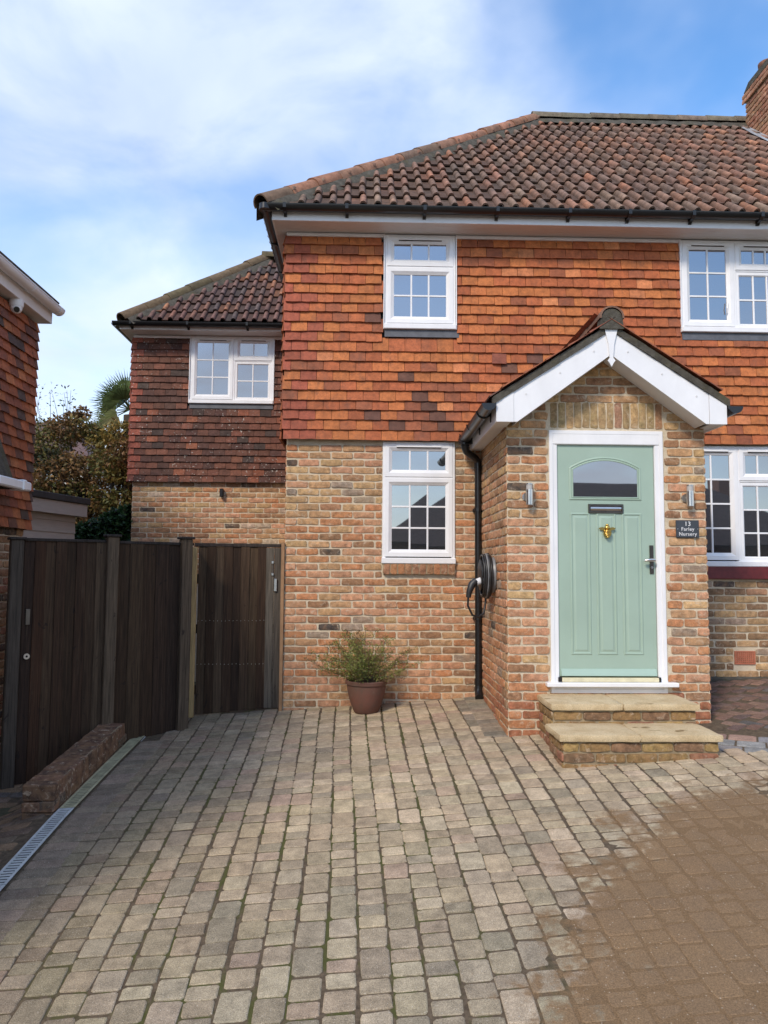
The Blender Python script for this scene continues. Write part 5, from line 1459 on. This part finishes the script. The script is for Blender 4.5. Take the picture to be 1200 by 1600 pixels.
st.build('stems', plain('twig', (.10, .075, .045), .9), shrub, fix=False); lf.build('foliage', LEAF, shrub, attr=True, fix=False)['kind'] = 'stuff'

# ================================================================== neighbour's house on the left
nb = thing('house', 'neighbouring tile-hung house at the left edge with white gutter', 'house')
NX, NY0, NY1 = -3.25, -6.2, -.32
NBB = Pieces('brick', 'brickwork', 300); NBT = Pieces('wall_tile', 'tile_hanging', 300)
m_ = MB(); m_.box(NX-6, NX, NY0, NY1, -.6, 1.86); nbw = m_.build('wall', MORTAR, nb)
m_ = MB(); m_.box(NX-6, NX-.004, NY0, NY1-.004, 1.86, 3.905); nbu = m_.build('upper_wall', FELT, nb)
wall_bricks(NBB, nbw, (NX, 0, 0), 90, NY0, NY1, -.4, 1.84, [], lambda u, z: pick([(2, BRN), (2, (.3, .2, .13)), (1, DRK), (1, (.36, .16, .10)), (1, BUFF)]), 0)
tile_wall(NBT, nbu, (NX+.010, 0, 0), 90, -5.2, NY1+.05, 1.855, 3.88, [], lambda u, z: pick([(3, (.34, .105, .045)), (2.4, (.24, .08, .045)), (2, (.15, .065, .045)), (1, (.42, .15, .06)), (1, (.09, .06, .05))]), TILE, gauge=.092)
tile_wall(NBT, nbu, (0, NY1-.005, 0), 180, -NX-.04, -NX+1.5, 1.855, 3.88, [], lambda u, z: pick([(2, (.24, .08, .045)), (2, (.15, .065, .045))]), TILE, gauge=.092)
NBB.emit(nb); NBT.emit(nb)
m_ = MB(); m_.box(NX-.01, NX+.145, NY0, NY1+.10, 3.905, 3.915); m_.build('soffit', SOFFIT, nb)
m_ = MB(); m_.bbox(NX+.13, NX+.15, NY0, NY1+.10, 3.90, 4.05, .003); m_.bbox(NX-.4, NX+.15, NY1+.10, NY1+.12, 3.90, 4.06, .003); m_.build('fascia', WHITE, nb)
m_ = MB(); half_round(m_, (NX+.21, NY0, 4.045), (NX+.21, NY1+.13, 4.045), .058); stop_end(m_, (NX+.21, NY1+.13, 4.045), (0, 1, 0), .060)
m_.bbox(NX+.145, NX+.27, NY0, NY1+.13, 4.036, 4.05, .003)
for y in (-1.9, -.85, -.26): half_round(m_, (NX+.21, y-.02, 4.045), (NX+.21, y+.02, 4.045), .063)
m_.build('gutter', WHITE, nb, smooth=40.0)
m_ = MB(); xe = NX+.195
m_.prism([(xe, 4.075), (xe, 4.115), (xe-3.5, 7.2), (xe-3.5, 7.14)], 'y', NY0, NY1+.05); m_.prism([(xe-3.5, 7.14), (xe-3.5, 7.2), (xe-6.9, 4.1), (xe-6.9, 4.05)], 'y', NY0, NY1+.05); nbr = m_.build('roof', BED, nb)
for i in range(30):
    y = NY1+.03-.165*i; m_ = MB(); m_.bbox(xe-.25, xe+.02, y-.08, y+.08, 0, .022, .004)
    me = m_.mesh('roof_tile'); fix_normals(me); me.materials.append(CAPT); o = link('roof_tile', me, nbr); o.color = (*jitcol((.09, .075, .055), .3), 1)
    o.matrix_local = Matrix.Translation((0, 0, 0)) @ Matrix.Translation((xe, 0, 4.105)) @ Matrix.Rotation(radians(41), 4, 'Y') @ Matrix.Translation((-xe, 0, 0))
# canopy over the neighbour's side door
m_ = MB(); m_.prism([(NX-.02, 2.80), (NX-.02, 2.17), (NX+.235, 2.17), (NX+.235, 2.20), (NX+.02, 2.80)], 'y', -2.4, -1.02); cn = m_.build('canopy', BED, nb)
m_ = MB(); m_.bbox(NX-.02, NX+.13, -1.40, -1.37, 1.99, 2.27, .004); m_.build('barge_board', WHITE, cn)
m_ = MB(); m_.bbox(NX+.18, NX+.29, -1.42, -.82, 2.17, 2.25, .012); m_.bbox(NX+.17, NX+.30, -1.0, -.93, 2.165, 2.26, .01); m_.build('canopy_gutter', WHITE, nb)
cm = thing('security_camera', 'white turret security camera under the soffit of the neighbouring house', 'camera')
m_ = MB(); cc = Vector((NX+.10, -.86, 3.84)); m_.lathe([(.0, .065), (.062, .065), (.062, .02), (.055, .0), (.0, .0)], cc, 22); m_.build('base', WHITE, cm, smooth=40.0)
m_ = MB(); ellipsoid(m_, (cc.x, cc.y, cc.z-.008), (.052, .052, .052), 20, 12); m_.build('ball', WHITE, cm, smooth=60.0)
dlook = (CAM-cc).normalized()*.6+Vector((.3, -.4, -.5)); dlook.normalize()
m_ = MB(); m_.tube([cc+dlook*.035+Vector((0, 0, -.008)), cc+dlook*.0535+Vector((0, 0, -.008))], .026, 16); m_.build('lens', BLACK, cm, smooth=40.0)

# ================================================================== garden behind
shed = thing('shed', 'grey boarded garden shed with dark flat roof behind the fence', 'shed')
S0, S1 = Vector((-4.45, .60)), Vector((-3.97, 2.87)); tS = (S1-S0).normalized(); nS = Vector((tS.y, -tS.x)); lS = (S1-S0).length
MS = Matrix.Translation((S0.x, S0.y, 0)) @ Matrix.Rotation(atan2(tS.y, tS.x), 4, 'Z')
for i in range(14):
    m_ = MB(); z = .1+.155*i; m_.prism([(.0, z), (-.022, z), (-.008, z+.165), (.0, z+.165)], 'x', 0, lS, mat=MS)
    m_.build('cladding_board', CLAD, shed)
m_ = MB(); m_.box(0, lS-.005, 0.001, 1.6, .0, 2.26, mat=MS); m_.build('shed_wall', CLAD, shed)
m_ = MB(); m_.bbox(-.1, lS+.10, -.13, -.105, 2.19, 2.36, .004, mat=MS); m_.bbox(lS+.08, lS+.105, -.104, 1.7, 2.19, 2.36, .004, mat=MS); m_.build('fascia', CLAD, shed)
m_ = MB(); m_.bbox(-.12, lS+.13, -.16, 1.75, 2.361, 2.45, .01, mat=MS); m_.build('roof', FELT, shed)

def clump_leaves(mb, c, r, n, cols, l, w, flat=.0, shell=.55):
    for _ in range(n):
        d = Vector((RND.gauss(0, 1), RND.gauss(0, 1), RND.gauss(0, 1))).normalized(); rr = RND.uniform(shell, 1.0)**.7
        p = Vector(c)+Vector((d.x*r[0], d.y*r[1], d.z*r[2]))*rr
        dd = (d*.5+Vector((RND.gauss(0, .7), RND.gauss(0, .7), RND.gauss(-.25, .5)))).normalized()
        leaf_quad(mb, p, dd, Vector((RND.gauss(0, 1), RND.gauss(0, 1), RND.gauss(.8, 1))), RND.uniform(.6, 1.3)*l, RND.uniform(.7, 1.2)*w, pick(cols))
OLIVE = [(3, (.16, .145, .045)), (2, (.11, .115, .037)), (1.6, (.20, .135, .04)), (1, (.15, .085, .037))]
RUST = [(3, (.22, .122, .05)), (2, (.165, .095, .045)), (1.6, (.26, .155, .05)), (1.5, (.12, .10, .04))]
GOLD = [(3, (.29, .19, .05)), (2, (.22, .175, .05)), (1, (.14, .125, .04))]
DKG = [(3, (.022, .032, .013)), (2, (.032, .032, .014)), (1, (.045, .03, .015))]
def tree(name, label, cat, base_, clumps, trunk, group=None, dens=1.0, lsz=(.085, .045)):
    t = thing(name, label, cat, group)
    tb = MB()
    for pts, r0 in trunk: tb.tube([Vector(p) for p in pts], [r0*(1-.75*i/(len(pts)-1)) for i in range(len(pts))], 8, caps=False)
    tb.build('trunk', BARK, t, smooth=60.0, fix=False)
    cr = MB()
    for (c, r, cols) in clumps:
        vol = (r[0]*r[1]*r[2])**(2/3)
        clump_leaves(cr, c, r, int(2800*vol*dens)+70, cols, *lsz)
    o = cr.build('crown', LEAF, t, attr=True, fix=False); return t
cl = []
def at_px(u, v, d):
    """world point at a photo pixel and depth along the view"""
    return CAM + (FWD + RIGHT*((u-600)/1183.76) - UP*((v-800)/1183.76))*d
for (u, v, d, r, cols) in [(70, 680, 13.4, .42, OLIVE), (60, 720, 13.2, .45, OLIVE), (112, 672, 13.5, .30, RUST), (128, 690, 13.4, .36, RUST), (120, 650, 13.6, .20, RUST),
                           (90, 745, 13.0, .46, RUST), (140, 735, 13.0, .48, RUST), (110, 790, 12.8, .5, RUST), (70, 780, 12.8, .42, OLIVE), (150, 770, 12.8, .42, OLIVE), (100, 725, 13.6, .3, RUST), (160, 800, 13.0, .35, RUST)]:
    p = at_px(u, v, d)
    for _ in range(3):
        q = p+Vector((RND.gauss(0, .12), RND.gauss(0, .25), RND.gauss(0, .10))); k = RND.uniform(.55, .95)*r
        cl.append((q, (k, k*1.0, k*.72), cols if RND.random() < .75 else RND.choice([OLIVE, RUST, DKG])))
b0 = at_px(125, 900, 13.2); b0.z = .1
lim = [([b0, at_px(128, 800, 13.1), at_px(135, 745, 13.1), at_px(150, 715, 13.2)], .085), ([at_px(128, 800, 13.1), at_px(115, 735, 13.2), at_px(110, 690, 13.3)], .06), ([at_px(130, 780, 13.1), at_px(95, 740, 13.2), at_px(70, 700, 13.3)], .05), ([at_px(135, 750, 13.1), at_px(160, 725, 12.9)], .04)]
tree('maple_tree', 'bronze and rust leaved maple behind the grey shed', 'tree', b0, cl, lim, dens=1.0)
cl = []
for (u, v, d, r, cols) in [(165, 690, 12.9, .34, GOLD), (185, 680, 12.8, .30, GOLD), (175, 720, 12.7, .36, OLIVE), (190, 745, 12.6, .3, GOLD), (150, 680, 13.0, .22, OLIVE), (180, 780, 12.5, .3, OLIVE), (192, 715, 12.6, .22, RUST)]:
    p = at_px(u, v, d)
    for _ in range(3):
        q = p+Vector((RND.gauss(0, .08), RND.gauss(0, .2), RND.gauss(0, .08))); k = RND.uniform(.55, .9)*r
        cl.append((q, (k, k, k*.72), cols))
b1 = at_px(180, 900, 12.7); b1.z = .1
tree('shrub_tree', 'golden green leaved bush between the maple and the side wing', 'bush', b1, cl, [([b1, at_px(180, 800, 12.7), at_px(172, 730, 12.8), at_px(168, 690, 12.9)], .06), ([at_px(180, 790, 12.7), at_px(190, 730, 12.7)], .04)])
cl = []
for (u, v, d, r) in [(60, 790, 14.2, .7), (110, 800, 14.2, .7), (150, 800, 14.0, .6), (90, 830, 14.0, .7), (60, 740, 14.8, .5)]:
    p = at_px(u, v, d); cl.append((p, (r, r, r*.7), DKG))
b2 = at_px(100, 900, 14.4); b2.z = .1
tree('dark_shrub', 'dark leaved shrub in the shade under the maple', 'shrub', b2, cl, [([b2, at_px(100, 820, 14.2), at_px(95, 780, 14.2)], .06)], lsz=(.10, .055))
# tall thin shoots against the sky
tw = thing('tall_shrub', 'tall thin twiggy shoots with sparse leaves against the sky', 'shrub')
sm = MB(); lm = MB()
for i in range(30):
    u = RND.uniform(44, 158); top = RND.uniform(600, 660) if u < 135 else RND.uniform(640, 670)
    d = RND.uniform(15.5, 17)
    p0, p1 = at_px(u+RND.uniform(-12, 12), 760, d), at_px(u, top+8, d); pts = []
    bend = RND.uniform(-.2, .2)
    for k in range(8):
        f_ = k/7; pts.append(p0.lerp(p1, f_)+Vector((bend*f_*f_+RND.uniform(-.02, .02), 0, 0)))
    sm.tube(pts, [.012*(1-.75*k/7) for k in range(8)], 4, caps=False)
    for k in range(2, 8):
        for _ in range(RND.choice([3, 5, 8])):
            dd = Vector((RND.gauss(0, 1), RND.gauss(0, .6), RND.gauss(.3, .6))).normalized()
            q = pts[k]+dd*RND.uniform(0, .16)+Vector((0, 0, RND.uniform(-.1, .1)))
            leaf_quad(lm, q, dd, Vector((RND.gauss(0, 1), 0, 1)), RND.uniform(.05, .10), RND.uniform(.022, .04), pick([(2, (.05, .065, .03)), (1, (.08, .06, .03)), (1, (.035, .045, .025))]))
sm.build('stems', BARK, tw, fix=False); lm.build('foliage', LEAF, tw, attr=True, fix=False)
# fan palm
pm = thing('fan_palm', 'spiky fan palm rising beside the side wing', 'palm tree')
hc = at_px(203, 640, 12.9)
m_ = MB(); m_.tube([(hc.x+.05, hc.y, 0), (hc.x+.02, hc.y, 2), (hc.x, hc.y, hc.z-.1)], [.12, .11, .10], 10, caps=False); m_.build('trunk', BARK, pm, smooth=60.0)
def fan(mb, sb, c, axis, R_, n, col, spread=2.6, droop=.12):
    axis = axis.normalized(); s = axis.cross(Vector((0, 1, .2))).normalized(); u = s.cross(axis).normalized()
    for i in range(n):
        a = (i/(n-1)-.5)*spread
        d = (axis*cos(a)+s*sin(a)).normalized(); l = R_*(1-.22*abs(a)/1.4)*RND.uniform(.9, 1.08)
        w = .020; pts = [c+d*.02, c+d*l*.5+u*.02, c+d*l-Vector((0, 0, droop*l*RND.uniform(.3, 1.4)))]
        pr = d.cross(u).normalized(); cc_ = jitcol(col, .3)
        vs = [pts[0]-pr*w*.25, pts[0]+pr*w*.25, pts[1]-pr*w*.5, pts[1]+pr*w*.5, pts[2]]
        mb.add(vs, [(0, 1, 3, 2), (2, 3, 4)], None, cc_)
fm = MB(); hub = hc
for (dx_, dy_, dz_, r_, col) in [(-.9, -.2, .75, .62, (.07, .10, .035)), (-1, -.1, .25, .60, (.06, .09, .03)), (-.35, -.3, 1, .62, (.08, .115, .04)), (.4, -.3, 1, .6, (.07, .10, .03)), (-.9, -.3, -.35, .55, (.10, .115, .04)),
                                 (-.2, -.8, .6, .55, (.06, .085, .03)), (.9, 0, .4, .6, (.07, .1, .03)), (-.5, .5, .7, .6, (.05, .08, .03)), (.8, -.2, -.3, .5, (.09, .1, .04)), (-1, 0, -.05, .5, (.12, .12, .05)), (-.7, -.5, .4, .6, (.08, .11, .04)), (-.75, .3, 1, .6, (.07, .10, .035)), (-.1, -.4, 1, .62, (.09, .12, .045)), (-.95, -.3, -.6, .5, (.14, .13, .06))]:
    ax = Vector((dx_, dy_, dz_)).normalized(); c = hub+ax*.22
    fm.tube([hub, c], .010, 5, col=(.09, .11, .04)); fan(fm, None, c, ax, r_*.80, 26, tuple(k_*1.7 for k_ in col))
c2 = at_px(172, 660, 13.1); fan(fm, None, c2, Vector((-1, 0, .12)), .34, 16, (.11, .15, .05), 1.3)
fm.build('fronds', GLOSSLEAF, pm, attr=True, fix=False)
dm = MB()
for i in range(90):
    a = RND.uniform(0, 2*pi); z = RND.uniform(1.9, hc.z-.1); p = Vector((hc.x+cos(a)*.12, hc.y+sin(a)*.12, z)); d = Vector((cos(a)*.6, sin(a)*.6, -1)).normalized()
    leaf_quad(dm, p, d, Vector((cos(a), sin(a), .5)), RND.uniform(.25, .5), RND.uniform(.012, .03), pick([(2, (.30, .22, .10)), (1, (.17, .12, .06)), (1, (.09, .085, .04))]))
dm.build('dead_leaves', LEAF, pm, attr=True, fix=False)
# glossy green ivy mound
hd = thing('ivy_bush', 'dense dark green ivy mound behind the fence beside the side wing', 'bush')
hm = MB(); 
for (u, v, r) in [(135, 845, .42), (160, 835, .42), (185, 825, .40), (200, 812, .34), (175, 850, .4), (150, 860, .45), (195, 850, .36)]:
    p = at_px(u, v, 11.3); clump_leaves(hm, p, (r, r*.8, r*.62), 900, [(3, (.028, .065, .020)), (2, (.045, .09, .028)), (1.5, (.015, .035, .012))], .055, .05, shell=.7)
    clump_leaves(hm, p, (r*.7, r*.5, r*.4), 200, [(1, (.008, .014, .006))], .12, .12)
p = at_px(165, 900, 11.4)
clump_leaves(hm, Vector((p.x, p.y, .9)), (.5, .4, .9), 1200, [(1, (.02, .045, .015))], .06, .05)
hm.build('foliage', GLOSSLEAF, hd, attr=True, fix=False)
m_ = MB(); m_.tube([(p.x, p.y, 0), (p.x+.03, p.y, .8), (p.x-.05, p.y, 1.7)], [.05, .04, .02], 7, caps=False); m_.build('stem', BARK, hd)
# a far house glimpsed through the leaves
fh = thing('house', 'distant house with purple-brown tiled roof glimpsed through the maple leaves', 'house')
c = at_px(88, 700, 36); 
m_ = MB(); m_.box(c.x-5, c.x+1.4, c.y, c.y+7, 0, c.z-.5); m_.build('wall', RENDER, fh)
m_ = MB(); zr = c.z-.5
m_.add([(c.x-5.3, c.y-.3, zr), (c.x+1.7, c.y-.3, zr), (c.x+1.7, c.y+7.3, zr), (c.x-5.3, c.y+7.3, zr), (c.x-2.5, c.y+3.5, zr+2.4), (c.x-.6, c.y+3.5, zr+2.4)], [(0, 1, 5, 4), (1, 2, 5), (2, 3, 4, 5), (3, 0, 4), (0, 3, 2, 1)])
m_.build('roof', plain('far_roof', (.11, .065, .06), .9, var=.25, vscale=3), fh)
for x in (c.x-1.4, c.x-.2):
    m_ = MB(); m_.bbox(x-.45, x+.45, c.y-.05, c.y+.02, zr-1.5, zr-.4, .02); w_ = m_.build('window', WHITE, fh)
    m_ = MB(); m_.box(x-.36, x+.36, c.y-.06, c.y-.052, zr-1.4, zr-.5); m_.build('pane', GLASS, w_)

# ================================================================== the house opposite, seen as a reflection in the panes
op = thing('house', 'brown hip-roofed house across the road, mirrored in the window panes', 'house')
m_ = MB(); m_.box(.6, 17.8, -29, -21, -.8, 2.5); m_.build('wall', plain('far_brick', (.16, .085, .055), .9, var=.3, vscale=6), op)
m_ = MB(); m_.add([(-.1, -20.3, 2.35), (18.6, -20.3, 2.35), (18.6, -29.7, 2.35), (-.1, -29.7, 2.35), (3.4, -25, 5.0), (14.8, -25, 5.0)], [(0, 4, 5, 1), (1, 5, 2), (2, 5, 4, 3), (3, 4, 0), (0, 1, 2, 3)])
m_.build('roof', plain('opposite_roof', (.075, .05, .042), .9, var=.25, vscale=4), op)
for x in (3.0, 7.4, 11.6, 15.6):
    m_ = MB(); m_.bbox(x-.9, x+.9, -21.0, -20.95, .3, 1.7, .02); w_ = m_.build('window', WHITE, op)
    m_ = MB(); m_.box(x-.8, x+.8, -20.949, -20.94, .4, 1.6); m_.build('pane', DARK, w_)
m_ = MB(); m_.box(16.0, 16.8, -27, -26.2, 3.0, 5.6); m_.build('chimney', plain('far_chimney', (.2, .1, .07), .9), op)
